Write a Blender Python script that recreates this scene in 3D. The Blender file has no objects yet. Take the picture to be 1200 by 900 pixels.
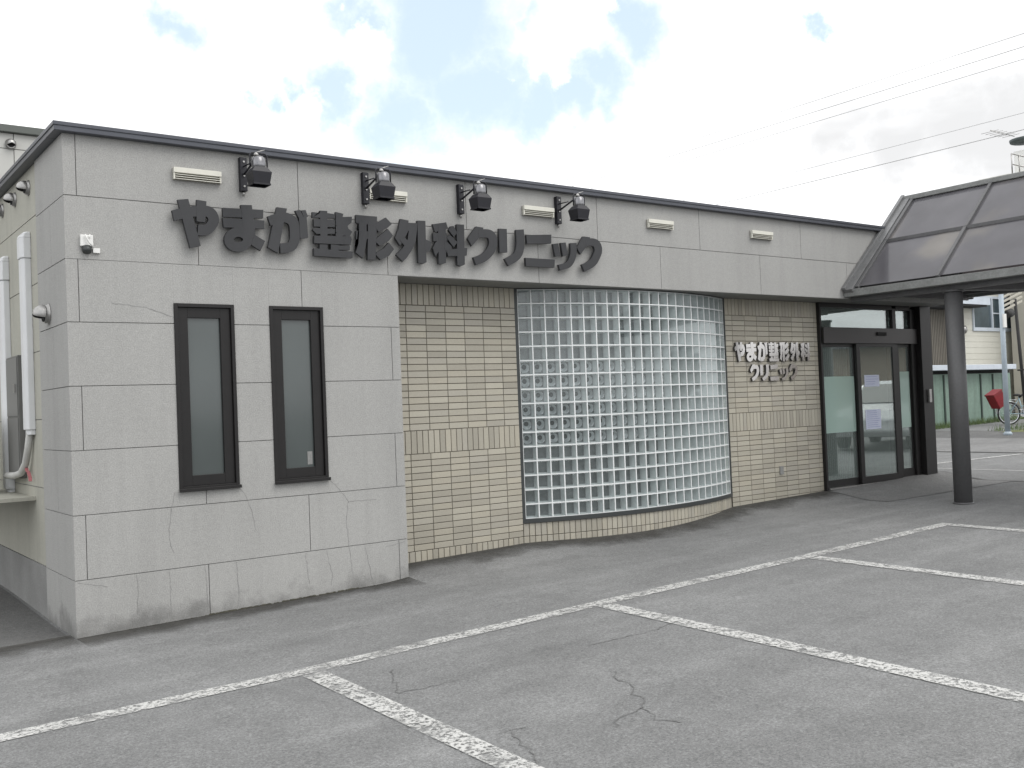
import bpy, bmesh, math, random
from mathutils import Vector, Matrix

random.seed(7)
S = bpy.context.scene
COL = S.collection

# ------------------------------------------------------------------ camera
F_PX, YAW, PIT, ROL = 1172.734, 0.637774, 0.021255, -0.039708
CAM = Vector((-1.839715, -8.180962, 1.706493))
fw = Vector((math.sin(YAW) * math.cos(PIT), math.cos(YAW) * math.cos(PIT), math.sin(PIT)))
rt = Vector((math.cos(YAW), -math.sin(YAW), 0.0))
up = rt.cross(fw)
r2 = math.cos(ROL) * rt + math.sin(ROL) * up
u2 = -math.sin(ROL) * rt + math.cos(ROL) * up
cam_data = bpy.data.cameras.new('camera')
cam_data.sensor_width = 36.0
cam_data.lens = F_PX / 1200.0 * 36.0
cam_data.clip_start = 0.05
cam_data.clip_end = 2000.0
cam = bpy.data.objects.new('camera', cam_data)
COL.objects.link(cam)
cam.matrix_world = Matrix(((r2.x, u2.x, -fw.x, CAM.x), (r2.y, u2.y, -fw.y, CAM.y),
                           (r2.z, u2.z, -fw.z, CAM.z), (0, 0, 0, 1)))
S.camera = cam

# ------------------------------------------------------------------ light and exposure
SUN_ELEV = math.radians(52)
SUN_DIR = Vector((0.42 * math.cos(SUN_ELEV), -0.907 * math.cos(SUN_ELEV), math.sin(SUN_ELEV))).normalized()   # towards the sun
EXPOSURE = 0.45
SUN_STRENGTH = 0.9
CLOUD_LEVEL = 1.25
BLUE_MIX = (0.76, 0.88, 0.95)
S.view_settings.view_transform = 'Standard'
S.view_settings.look = 'None'
S.view_settings.gamma = 1.0
S.view_settings.use_curve_mapping = False
S.view_settings.exposure = EXPOSURE
S.render.engine = 'CYCLES'
S.cycles.max_bounces = 8
S.cycles.transparent_max_bounces = 12
S.cycles.caustics_reflective = False
S.cycles.caustics_refractive = False

sun_data = bpy.data.lights.new('sun', 'SUN')
sun_data.energy = SUN_STRENGTH
sun_data.angle = math.radians(35)
sun_data.color = (1.0, 0.965, 0.91)
sun = bpy.data.objects.new('sun', sun_data)
COL.objects.link(sun)
sun.location = (5, -20, 30)
sun.rotation_euler = SUN_DIR.to_track_quat('Z', 'Y').to_euler()

CRACKS = [[[0.779, 1.102], [0.748, 0.988], [0.725, 0.818], [0.725, 0.715], [0.757, 0.622]], [[0.708, 0.491], [0.72, 0.338], [0.72, 0.119]], [[1.004, 0.487], [1.019, 0.296], [1.019, 0.1]], [[1.273, 0.489], [1.287, 0.258], [1.275, 0.117]], [[2.153, 1.101], [2.25, 1.017], [2.331, 0.895], [2.307, 0.728], [2.323, 0.496], [2.337, 0.418], [2.342, 0.325], [2.354, 0.208]], [[2.331, 0.895], [2.504, 0.895], [2.618, 0.893]], [[1.899, 0.485], [1.909, 0.335], [1.929, 0.213]], [[2.104, 0.484], [2.124, 0.368], [2.152, 0.243], [2.133, 0.17]], [[2.486, 0.477], [2.53, 0.255], [2.544, 0.167]], [[1.321, 1.114], [1.374, 1.024], [1.429, 0.874], [1.454, 0.727]], [[0.327, 2.637], [0.589, 2.61], [0.818, 2.533]], [[0.012, 0.48], [0.122, 0.455], [0.235, 0.42]], [[2.698, 0.445], [2.825, 0.462], [2.908, 0.476]], [[0.456, 0.483], [0.466, 0.374], [0.453, 0.174]]]
GROUND_CRACKS = [[[2.163, -3.676], [2.057, -3.901], [1.924, -4.146], [1.808, -4.271], [1.646, -4.32], [1.558, -4.356], [1.512, -4.454]], [[1.808, -4.271], [1.725, -4.467], [1.786, -4.606]], [[1.243, -2.658], [1.13, -2.891], [1.023, -3.103], [1.191, -3.141], [1.432, -3.136]], [[1.001, -4.091], [1.097, -4.102], [1.191, -4.097]], [[1.075, -4.109], [1.01, -4.334], [0.91, -4.554]], [[2.471, -3.13], [2.771, -3.135], [3.34, -3.116]]]
BLUE = [[0.4443, 0.8153, 0.3713, 0.0358], [0.5127, 0.7848, 0.3481, 0.0614], [0.5505, 0.7792, 0.2997, 0.0529], [0.4906, 0.8231, 0.2861, 0.0469], [0.4292, 0.8521, 0.2995, 0.0324], [0.3899, 0.8701, 0.3016, 0.0188], [0.2902, 0.8873, 0.3584, 0.0256], [0.6383, 0.7056, 0.3077, 0.0358], [0.6547, 0.6671, 0.3555, 0.0384], [0.5712, 0.7342, 0.367, 0.0188], [0.587, 0.7612, 0.2755, 0.0384], [0.6145, 0.7356, 0.2852, 0.0341], [0.3699, 0.8839, 0.2862, 0.0153], [0.769, 0.5486, 0.3282, 0.0119]]
PUFF = [[0.6025, 0.7167, 0.3512, 0.0307], [0.4029, 0.8724, 0.2766, 0.0153], [0.5797, 0.7516, 0.3147, 0.0102], [0.6082, 0.7332, 0.3042, 0.0102], [0.4502, 0.8192, 0.3554, 0.0136], [0.6266, 0.6886, 0.3651, 0.0136]]
GREY = [[0.8548, 0.4653, 0.2297, 0.0512], [0.8296, 0.5075, 0.2329, 0.0426], [0.794, 0.5535, 0.2514, 0.0384], [0.8562, 0.4166, 0.3055, 0.0384], [0.8396, 0.4449, 0.3116, 0.0256], [0.8733, 0.4291, 0.2307, 0.0426]]
GLYPHS = {"ya":[["S",[[0.824,3.315],[0.835,3.318],[0.85,3.323],[0.867,3.329],[0.886,3.334],[0.904,3.34],[0.921,3.345],[0.936,3.349],[0.952,3.353],[0.967,3.356],[0.982,3.36],[0.997,3.362],[1.011,3.365],[1.025,3.367],[1.039,3.369],[1.052,3.371],[1.064,3.371],[1.074,3.372],[1.081,3.371],[1.087,3.37],[1.091,3.369],[1.093,3.368],[1.095,3.367],[1.097,3.365],[1.099,3.363],[1.101,3.361],[1.103,3.357],[1.105,3.353],[1.106,3.348],[1.107,3.345],[1.107,3.344],[1.106,3.342],[1.105,3.339],[1.103,3.334],[1.1,3.328],[1.096,3.323],[1.092,3.317],[1.088,3.313],[1.083,3.308],[1.079,3.305],[1.075,3.302],[1.072,3.3],[1.07,3.299],[1.067,3.298],[1.059,3.298],[1.049,3.298],[1.038,3.298],[1.028,3.298],[1.02,3.298]],[[0.807,3.398],[0.817,3.401],[0.832,3.406],[0.85,3.412],[0.869,3.418],[0.889,3.424],[0.907,3.429],[0.924,3.434],[0.94,3.438],[0.957,3.442],[0.974,3.446],[0.99,3.449],[1.006,3.452],[1.022,3.455],[1.038,3.457],[1.054,3.459],[1.07,3.46],[1.086,3.461],[1.101,3.46],[1.116,3.457],[1.129,3.454],[1.142,3.448],[1.153,3.442],[1.163,3.434],[1.171,3.425],[1.179,3.414],[1.186,3.402],[1.191,3.39],[1.195,3.376],[1.197,3.361],[1.197,3.345],[1.194,3.329],[1.188,3.314],[1.182,3.3],[1.175,3.288],[1.167,3.276],[1.159,3.266],[1.151,3.256],[1.141,3.247],[1.131,3.238],[1.118,3.229],[1.105,3.221],[1.089,3.215],[1.071,3.211],[1.054,3.209],[1.039,3.209],[1.026,3.209],[1.016,3.21],[1.01,3.21]]],["P",[[0.855,3.489],[0.943,3.504],[1.034,3.123],[0.947,3.099]]],["P",[[1.013,3.503],[1.094,3.497],[1.078,3.32],[1.006,3.324]]]],"ma":[["P",[[1.231,3.456],[1.589,3.468],[1.586,3.396],[1.232,3.379]]],["P",[[1.228,3.37],[1.596,3.377],[1.593,3.305],[1.235,3.291]]],["P",[[1.389,3.493],[1.486,3.5],[1.511,3.284],[1.504,3.181],[1.416,3.176]]],["R",[[1.398,3.199],[1.397,3.195],[1.394,3.19],[1.387,3.184],[1.377,3.178],[1.364,3.174],[1.35,3.173],[1.337,3.175],[1.327,3.18],[1.321,3.185],[1.318,3.19],[1.318,3.194],[1.319,3.198],[1.322,3.203],[1.328,3.209],[1.339,3.215],[1.352,3.219],[1.366,3.22],[1.378,3.218],[1.388,3.213],[1.395,3.208],[1.398,3.203]],[[1.483,3.205],[1.476,3.172],[1.458,3.143],[1.433,3.12],[1.403,3.103],[1.371,3.094],[1.338,3.092],[1.306,3.097],[1.278,3.11],[1.255,3.13],[1.24,3.157],[1.235,3.188],[1.242,3.22],[1.259,3.249],[1.283,3.272],[1.313,3.289],[1.345,3.299],[1.378,3.301],[1.41,3.296],[1.439,3.284],[1.463,3.264],[1.478,3.237]]],["P",[[1.498,3.25],[1.595,3.199],[1.552,3.114],[1.472,3.158]]]],"ga":[["S",[[1.652,3.336],[1.664,3.341],[1.679,3.347],[1.697,3.354],[1.716,3.362],[1.733,3.368],[1.745,3.371],[1.756,3.373],[1.765,3.375],[1.773,3.375],[1.78,3.375],[1.786,3.374],[1.793,3.373],[1.799,3.371],[1.806,3.369],[1.811,3.366],[1.815,3.363],[1.818,3.36],[1.82,3.358],[1.822,3.354],[1.824,3.348],[1.825,3.34],[1.827,3.329],[1.827,3.317],[1.828,3.305],[1.828,3.291],[1.828,3.276],[1.827,3.261],[1.826,3.246],[1.824,3.234],[1.821,3.225],[1.818,3.217],[1.815,3.21],[1.813,3.206],[1.811,3.203],[1.809,3.201],[1.807,3.2],[1.802,3.199],[1.79,3.196],[1.775,3.194],[1.758,3.192],[1.743,3.191],[1.732,3.19]],[[1.626,3.415],[1.637,3.419],[1.652,3.426],[1.671,3.433],[1.692,3.441],[1.713,3.449],[1.732,3.455],[1.749,3.458],[1.765,3.461],[1.781,3.462],[1.796,3.462],[1.811,3.46],[1.825,3.457],[1.839,3.454],[1.853,3.448],[1.866,3.441],[1.879,3.433],[1.892,3.421],[1.902,3.408],[1.91,3.392],[1.914,3.377],[1.917,3.361],[1.919,3.346],[1.92,3.331],[1.921,3.316],[1.921,3.3],[1.92,3.283],[1.92,3.264],[1.918,3.245],[1.915,3.226],[1.91,3.209],[1.904,3.193],[1.897,3.178],[1.888,3.163],[1.876,3.148],[1.861,3.135],[1.842,3.124],[1.82,3.116],[1.798,3.111],[1.777,3.108],[1.758,3.107],[1.743,3.105],[1.733,3.104]]],["P",[[1.714,3.502],[1.807,3.498],[1.768,3.349],[1.711,3.102],[1.62,3.147],[1.666,3.328]]],["P",[[1.883,3.486],[1.93,3.495],[1.961,3.434],[1.915,3.424]]],["P",[[1.94,3.493],[1.981,3.5],[2.003,3.442],[1.963,3.431]]],["P",[[1.916,3.431],[1.989,3.44],[1.997,3.254],[1.922,3.239]]]],"sei":[["P",[[2.048,3.488],[2.119,3.486],[2.123,3.507],[2.193,3.509],[2.192,3.49],[2.267,3.486],[2.266,3.45],[2.046,3.438]]],["P",[[2.057,3.426],[2.265,3.436],[2.262,3.369],[2.057,3.359]]],["P",[[2.042,3.331],[2.066,3.349],[2.262,3.35],[2.26,3.308],[2.079,3.295]]],["P",[[2.12,3.447],[2.191,3.45],[2.182,3.231],[2.115,3.226]]],["P",[[2.276,3.507],[2.35,3.496],[2.333,3.442],[2.269,3.386]]],["P",[[2.275,3.459],[2.436,3.477],[2.428,3.421],[2.389,3.39],[2.272,3.387]]],["P",[[2.373,3.439],[2.394,3.365],[2.432,3.34],[2.403,3.29],[2.33,3.302],[2.267,3.325],[2.272,3.381]]],["P",[[2.266,3.308],[2.334,3.391],[2.371,3.411],[2.382,3.356],[2.342,3.297],[2.267,3.267]]],["P",[[2.054,3.277],[2.416,3.296],[2.422,3.269],[2.413,3.218],[2.052,3.21]]],["P",[[2.105,3.203],[2.181,3.206],[2.179,3.136],[2.099,3.132]]],["P",[[2.214,3.21],[2.29,3.21],[2.286,3.132],[2.21,3.133]]],["P",[[2.283,3.203],[2.404,3.209],[2.399,3.169],[2.282,3.166]]],["P",[[2.047,3.164],[2.429,3.157],[2.422,3.097],[2.046,3.098]]]],"kei":[["P",[[2.478,3.498],[2.697,3.499],[2.689,3.422],[2.509,3.416],[2.477,3.428]]],["P",[[2.472,3.352],[2.686,3.356],[2.684,3.293],[2.472,3.274]]],["P",[[2.507,3.439],[2.583,3.442],[2.578,3.274],[2.56,3.188],[2.534,3.103],[2.461,3.154],[2.492,3.235],[2.502,3.326]]],["P",[[2.6,3.446],[2.692,3.448],[2.663,3.096],[2.581,3.093]]],["P",[[2.685,3.436],[2.787,3.498],[2.848,3.442],[2.804,3.404],[2.707,3.354],[2.674,3.4]]],["P",[[2.682,3.298],[2.742,3.343],[2.803,3.392],[2.858,3.333],[2.805,3.278],[2.712,3.228],[2.67,3.266]]],["P",[[2.674,3.164],[2.75,3.205],[2.81,3.265],[2.862,3.207],[2.806,3.14],[2.719,3.098],[2.668,3.141]]]],"gai":[["P",[[2.944,3.498],[3.033,3.49],[3.021,3.38],[2.969,3.298],[2.93,3.245],[2.879,3.316],[2.921,3.401]]],["P",[[3.018,3.467],[3.128,3.471],[3.121,3.394],[3.013,3.39]]],["P",[[3.031,3.392],[3.12,3.402],[3.102,3.292],[3.057,3.21],[2.995,3.131],[2.953,3.095],[2.884,3.157],[2.958,3.222],[3.015,3.308]]],["P",[[2.925,3.302],[2.979,3.327],[3.027,3.287],[2.984,3.241]]],["P",[[3.129,3.496],[3.217,3.5],[3.213,3.103],[3.177,3.085],[3.122,3.095]]],["P",[[3.196,3.327],[3.281,3.3],[3.254,3.206],[3.203,3.197]]]],"ka":[["P",[[3.3,3.475],[3.455,3.505],[3.474,3.443],[3.323,3.401]]],["P",[[3.301,3.39],[3.456,3.401],[3.464,3.328],[3.301,3.31]]],["P",[[3.361,3.47],[3.449,3.477],[3.435,3.108],[3.393,3.094],[3.351,3.096]]],["P",[[3.325,3.301],[3.39,3.347],[3.387,3.263],[3.319,3.163],[3.29,3.24]]],["P",[[3.426,3.35],[3.452,3.316],[3.509,3.271],[3.458,3.196],[3.421,3.248]]],["P",[[3.509,3.471],[3.538,3.473],[3.578,3.408],[3.533,3.369],[3.48,3.431]]],["P",[[3.451,3.357],[3.491,3.384],[3.574,3.317],[3.529,3.266]]],["P",[[3.449,3.237],[3.688,3.271],[3.678,3.194],[3.46,3.173]]],["P",[[3.573,3.494],[3.66,3.496],[3.651,3.104],[3.606,3.084],[3.564,3.095]]]],"ku":[["P",[[3.807,3.491],[3.897,3.485],[3.854,3.397],[3.746,3.29],[3.701,3.364]]],["S",[[3.834,3.379],[3.847,3.381],[3.865,3.383],[3.885,3.385],[3.905,3.387],[3.921,3.389],[3.932,3.388],[3.938,3.388],[3.943,3.387],[3.944,3.386],[3.945,3.386],[3.946,3.385],[3.948,3.383],[3.95,3.378],[3.954,3.371],[3.956,3.362],[3.958,3.353],[3.958,3.344],[3.958,3.337],[3.956,3.328],[3.952,3.318],[3.947,3.308],[3.941,3.297],[3.934,3.286],[3.927,3.275],[3.918,3.265],[3.908,3.255],[3.897,3.246],[3.886,3.236],[3.874,3.228],[3.862,3.22],[3.848,3.213],[3.83,3.206],[3.81,3.199],[3.79,3.192],[3.772,3.186],[3.758,3.181]],[[3.833,3.462],[3.844,3.463],[3.862,3.466],[3.883,3.468],[3.907,3.471],[3.93,3.472],[3.951,3.472],[3.97,3.47],[3.986,3.467],[4.002,3.461],[4.017,3.453],[4.029,3.443],[4.038,3.431],[4.046,3.418],[4.052,3.404],[4.057,3.388],[4.06,3.371],[4.061,3.354],[4.06,3.336],[4.056,3.318],[4.049,3.301],[4.042,3.283],[4.032,3.267],[4.022,3.25],[4.01,3.235],[3.997,3.22],[3.982,3.205],[3.967,3.191],[3.95,3.178],[3.932,3.165],[3.912,3.152],[3.889,3.141],[3.864,3.131],[3.84,3.122],[3.818,3.115],[3.8,3.109],[3.788,3.105]]]],"ri":[["P",[[4.085,3.49],[4.184,3.494],[4.18,3.255],[4.083,3.248]]],["S",[[4.297,3.492],[4.298,3.474],[4.299,3.449],[4.301,3.42],[4.301,3.391],[4.301,3.363],[4.298,3.341],[4.295,3.321],[4.291,3.303],[4.286,3.287],[4.28,3.274],[4.273,3.263],[4.265,3.253],[4.252,3.243],[4.232,3.23],[4.207,3.217],[4.181,3.205],[4.158,3.194],[4.141,3.186]],[[4.4,3.505],[4.401,3.488],[4.402,3.463],[4.404,3.433],[4.405,3.401],[4.404,3.369],[4.401,3.341],[4.397,3.317],[4.391,3.294],[4.384,3.272],[4.374,3.249],[4.36,3.227],[4.34,3.204],[4.314,3.183],[4.284,3.164],[4.253,3.149],[4.225,3.135],[4.202,3.125],[4.187,3.117]]]],"ni":[["P",[[4.429,3.449],[4.761,3.476],[4.756,3.383],[4.436,3.36]]],["P",[[4.407,3.213],[4.795,3.216],[4.786,3.131],[4.413,3.127]]]],"tsu":[["P",[[4.778,3.379],[4.85,3.391],[4.877,3.261],[4.804,3.248]]],["P",[[4.882,3.397],[4.953,3.406],[4.975,3.274],[4.908,3.255]]],["S",[[5.015,3.403],[5.015,3.392],[5.015,3.376],[5.016,3.358],[5.016,3.339],[5.015,3.321],[5.013,3.306],[5.01,3.292],[5.007,3.278],[5.002,3.265],[4.997,3.253],[4.992,3.242],[4.986,3.232],[4.979,3.222],[4.973,3.214],[4.967,3.208],[4.961,3.202],[4.954,3.197],[4.946,3.193],[4.934,3.188],[4.916,3.183],[4.895,3.177],[4.875,3.172],[4.856,3.168],[4.843,3.165]],[[5.1,3.412],[5.1,3.401],[5.101,3.386],[5.101,3.366],[5.101,3.346],[5.1,3.325],[5.098,3.305],[5.094,3.287],[5.09,3.27],[5.084,3.254],[5.077,3.238],[5.07,3.223],[5.061,3.208],[5.052,3.195],[5.042,3.183],[5.031,3.171],[5.018,3.159],[5.002,3.148],[4.984,3.138],[4.961,3.129],[4.937,3.122],[4.913,3.115],[4.89,3.11],[4.872,3.106],[4.86,3.103]]]],"small_ku":[["P",[[5.2,3.488],[5.3,3.485],[5.244,3.386],[5.154,3.29],[5.106,3.362]]],["S",[[5.233,3.384],[5.246,3.386],[5.265,3.388],[5.285,3.391],[5.305,3.393],[5.321,3.394],[5.33,3.393],[5.334,3.393],[5.338,3.391],[5.34,3.39],[5.343,3.388],[5.345,3.386],[5.348,3.381],[5.351,3.376],[5.354,3.37],[5.355,3.363],[5.356,3.356],[5.356,3.348],[5.354,3.339],[5.349,3.327],[5.341,3.311],[5.331,3.294],[5.32,3.277],[5.308,3.262],[5.299,3.25],[5.291,3.242],[5.283,3.236],[5.275,3.231],[5.266,3.225],[5.255,3.219],[5.243,3.213],[5.231,3.208],[5.217,3.202],[5.202,3.196],[5.187,3.191],[5.173,3.186],[5.163,3.183]],[[5.23,3.465],[5.242,3.467],[5.26,3.469],[5.282,3.472],[5.307,3.475],[5.333,3.476],[5.357,3.475],[5.379,3.471],[5.398,3.465],[5.414,3.457],[5.428,3.447],[5.439,3.436],[5.448,3.425],[5.455,3.412],[5.46,3.398],[5.464,3.383],[5.465,3.366],[5.464,3.348],[5.46,3.329],[5.452,3.309],[5.441,3.288],[5.428,3.267],[5.415,3.246],[5.401,3.227],[5.386,3.209],[5.371,3.194],[5.355,3.181],[5.338,3.17],[5.323,3.161],[5.309,3.153],[5.294,3.146],[5.276,3.138],[5.257,3.13],[5.239,3.123],[5.222,3.117],[5.209,3.113],[5.199,3.109]]]]}


world = bpy.data.worlds.new('World')
S.world = world
world.use_nodes = True
nt = world.node_tree
nt.nodes.clear()
N = nt.nodes.new
L = nt.links.new


def wmath(op, a, b=None, clamp=False):
    n = N('ShaderNodeMath'); n.operation = op; n.use_clamp = clamp
    for i, v in enumerate((a, b)):
        if v is None: continue
        if isinstance(v, (int, float)): n.inputs[i].default_value = v
        else: L(v, n.inputs[i])
    return n.outputs[0]


tc = N('ShaderNodeTexCoord')
nse = N('ShaderNodeTexNoise'); nse.inputs['Scale'].default_value = 9; nse.inputs['Detail'].default_value = 6
nse.inputs['Roughness'].default_value = 0.62
L(tc.outputs['Generated'], nse.inputs['Vector'])
warp = N('ShaderNodeVectorMath'); warp.operation = 'SUBTRACT'; L(nse.outputs['Color'], warp.inputs[0]); warp.inputs[1].default_value = (.5, .5, .5)
wsc = N('ShaderNodeVectorMath'); wsc.operation = 'SCALE'; L(warp.outputs[0], wsc.inputs[0]); wsc.inputs['Scale'].default_value = 0.17
wadd = N('ShaderNodeVectorMath'); wadd.operation = 'ADD'; L(tc.outputs['Generated'], wadd.inputs[0]); L(wsc.outputs[0], wadd.inputs[1])


def spot_field(spots):
    cur = None
    for x, y, z, r in spots:
        d = N('ShaderNodeVectorMath'); d.operation = 'DISTANCE'
        L(wadd.outputs[0], d.inputs[0]); d.inputs[1].default_value = (x, y, z)
        mr = N('ShaderNodeMapRange'); mr.interpolation_type = 'SMOOTHSTEP'
        L(d.outputs['Value'], mr.inputs['Value'])
        mr.inputs['From Min'].default_value = r * 1.95; mr.inputs['From Max'].default_value = r * 0.40
        cur = mr.outputs[0] if cur is None else wmath('MAXIMUM', cur, mr.outputs[0])
    return cur


gaps = spot_field(BLUE)
puffs = spot_field(PUFF)
# other gaps in the cloud, all round the sky
n2 = N('ShaderNodeTexNoise'); n2.inputs['Scale'].default_value = 2.3; n2.inputs['Detail'].default_value = 8
L(tc.outputs['Generated'], n2.inputs['Vector'])
mr2 = N('ShaderNodeMapRange'); mr2.interpolation_type = 'SMOOTHSTEP'; L(n2.outputs['Fac'], mr2.inputs['Value'])
mr2.inputs['From Min'].default_value = 0.58; mr2.inputs['From Max'].default_value = 0.72
seen = N('ShaderNodeVectorMath'); seen.operation = 'DOT_PRODUCT'; L(tc.outputs['Generated'], seen.inputs[0]); seen.inputs[1].default_value = (0.57, 0.77, 0.29)
mr3 = N('ShaderNodeMapRange'); L(seen.outputs['Value'], mr3.inputs['Value'])
mr3.inputs['From Min'].default_value = 0.83; mr3.inputs['From Max'].default_value = 0.72
elsewhere = wmath('MULTIPLY', mr2.outputs[0], mr3.outputs[0])
blue_f = wmath('MAXIMUM', wmath('MULTIPLY', gaps, wmath('SUBTRACT', 1.0, puffs)), elsewhere, True)

sky = N('ShaderNodeTexSky'); sky.sky_type = 'NISHITA'; sky.sun_disc = False
sky.sun_elevation = SUN_ELEV
sky.sun_rotation = math.atan2(SUN_DIR.x, SUN_DIR.y)
bg_sky = N('ShaderNodeBackground'); L(sky.outputs[0], bg_sky.inputs['Color']); bg_sky.inputs['Strength'].default_value = 0.05
bg_veil = N('ShaderNodeBackground'); bg_veil.inputs['Color'].default_value = (*BLUE_MIX, 1); bg_veil.inputs['Strength'].default_value = 0.60
addb = N('ShaderNodeAddShader'); L(bg_sky.outputs[0], addb.inputs[0]); L(bg_veil.outputs[0], addb.inputs[1])
# cloud: thin grey undersides vary its brightness
n3 = N('ShaderNodeTexNoise'); n3.inputs['Scale'].default_value = 5.0; n3.inputs['Detail'].default_value = 5
mp3 = N('ShaderNodeMapping'); mp3.inputs['Scale'].default_value = (1, 1, 3.2); L(tc.outputs['Generated'], mp3.inputs['Vector']); L(mp3.outputs[0], n3.inputs['Vector'])
mrc = N('ShaderNodeMapRange'); mrc.interpolation_type = 'SMOOTHSTEP'; L(n3.outputs['Fac'], mrc.inputs['Value'])
mrc.inputs['From Min'].default_value = 0.38; mrc.inputs['From Max'].default_value = 0.60
mrc.inputs['To Min'].default_value = CLOUD_LEVEL * 0.80; mrc.inputs['To Max'].default_value = CLOUD_LEVEL
shade = wmath('SUBTRACT', 1.0, wmath('MULTIPLY', spot_field(GREY), 0.34))
cloud_v = wmath('MULTIPLY', mrc.outputs[0], shade)
bg_cloud = N('ShaderNodeBackground'); bg_cloud.inputs['Color'].default_value = (0.985, 0.99, 1.0, 1); L(cloud_v, bg_cloud.inputs['Strength'])
mixw = N('ShaderNodeMixShader'); L(blue_f, mixw.inputs[0]); L(bg_cloud.outputs[0], mixw.inputs[1]); L(addb.outputs[0], mixw.inputs[2])
wo = N('ShaderNodeOutputWorld'); L(mixw.outputs[0], wo.inputs['Surface'])


# ------------------------------------------------------------------ helpers
def tag(o, label=None, cat=None, group=None, kind=None):
    if label: o['label'] = label
    if cat: o['category'] = cat
    if group: o['group'] = group
    if kind: o['kind'] = kind
    return o


def empty(name, loc=(0, 0, 0), rz=0.0, label=None, cat=None, group=None):
    o = bpy.data.objects.new(name, None); COL.objects.link(o)
    o.empty_display_size = 0.2
    o.location = loc; o.rotation_euler = (0, 0, rz)
    return tag(o, label, cat, group)


def copy_tree(o, parent=None):
    c = o.copy(); COL.objects.link(c); c.parent = parent
    for ch in [q for q in bpy.data.objects if q.parent == o and q != c]:
        copy_tree(ch, c)
    return c


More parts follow.
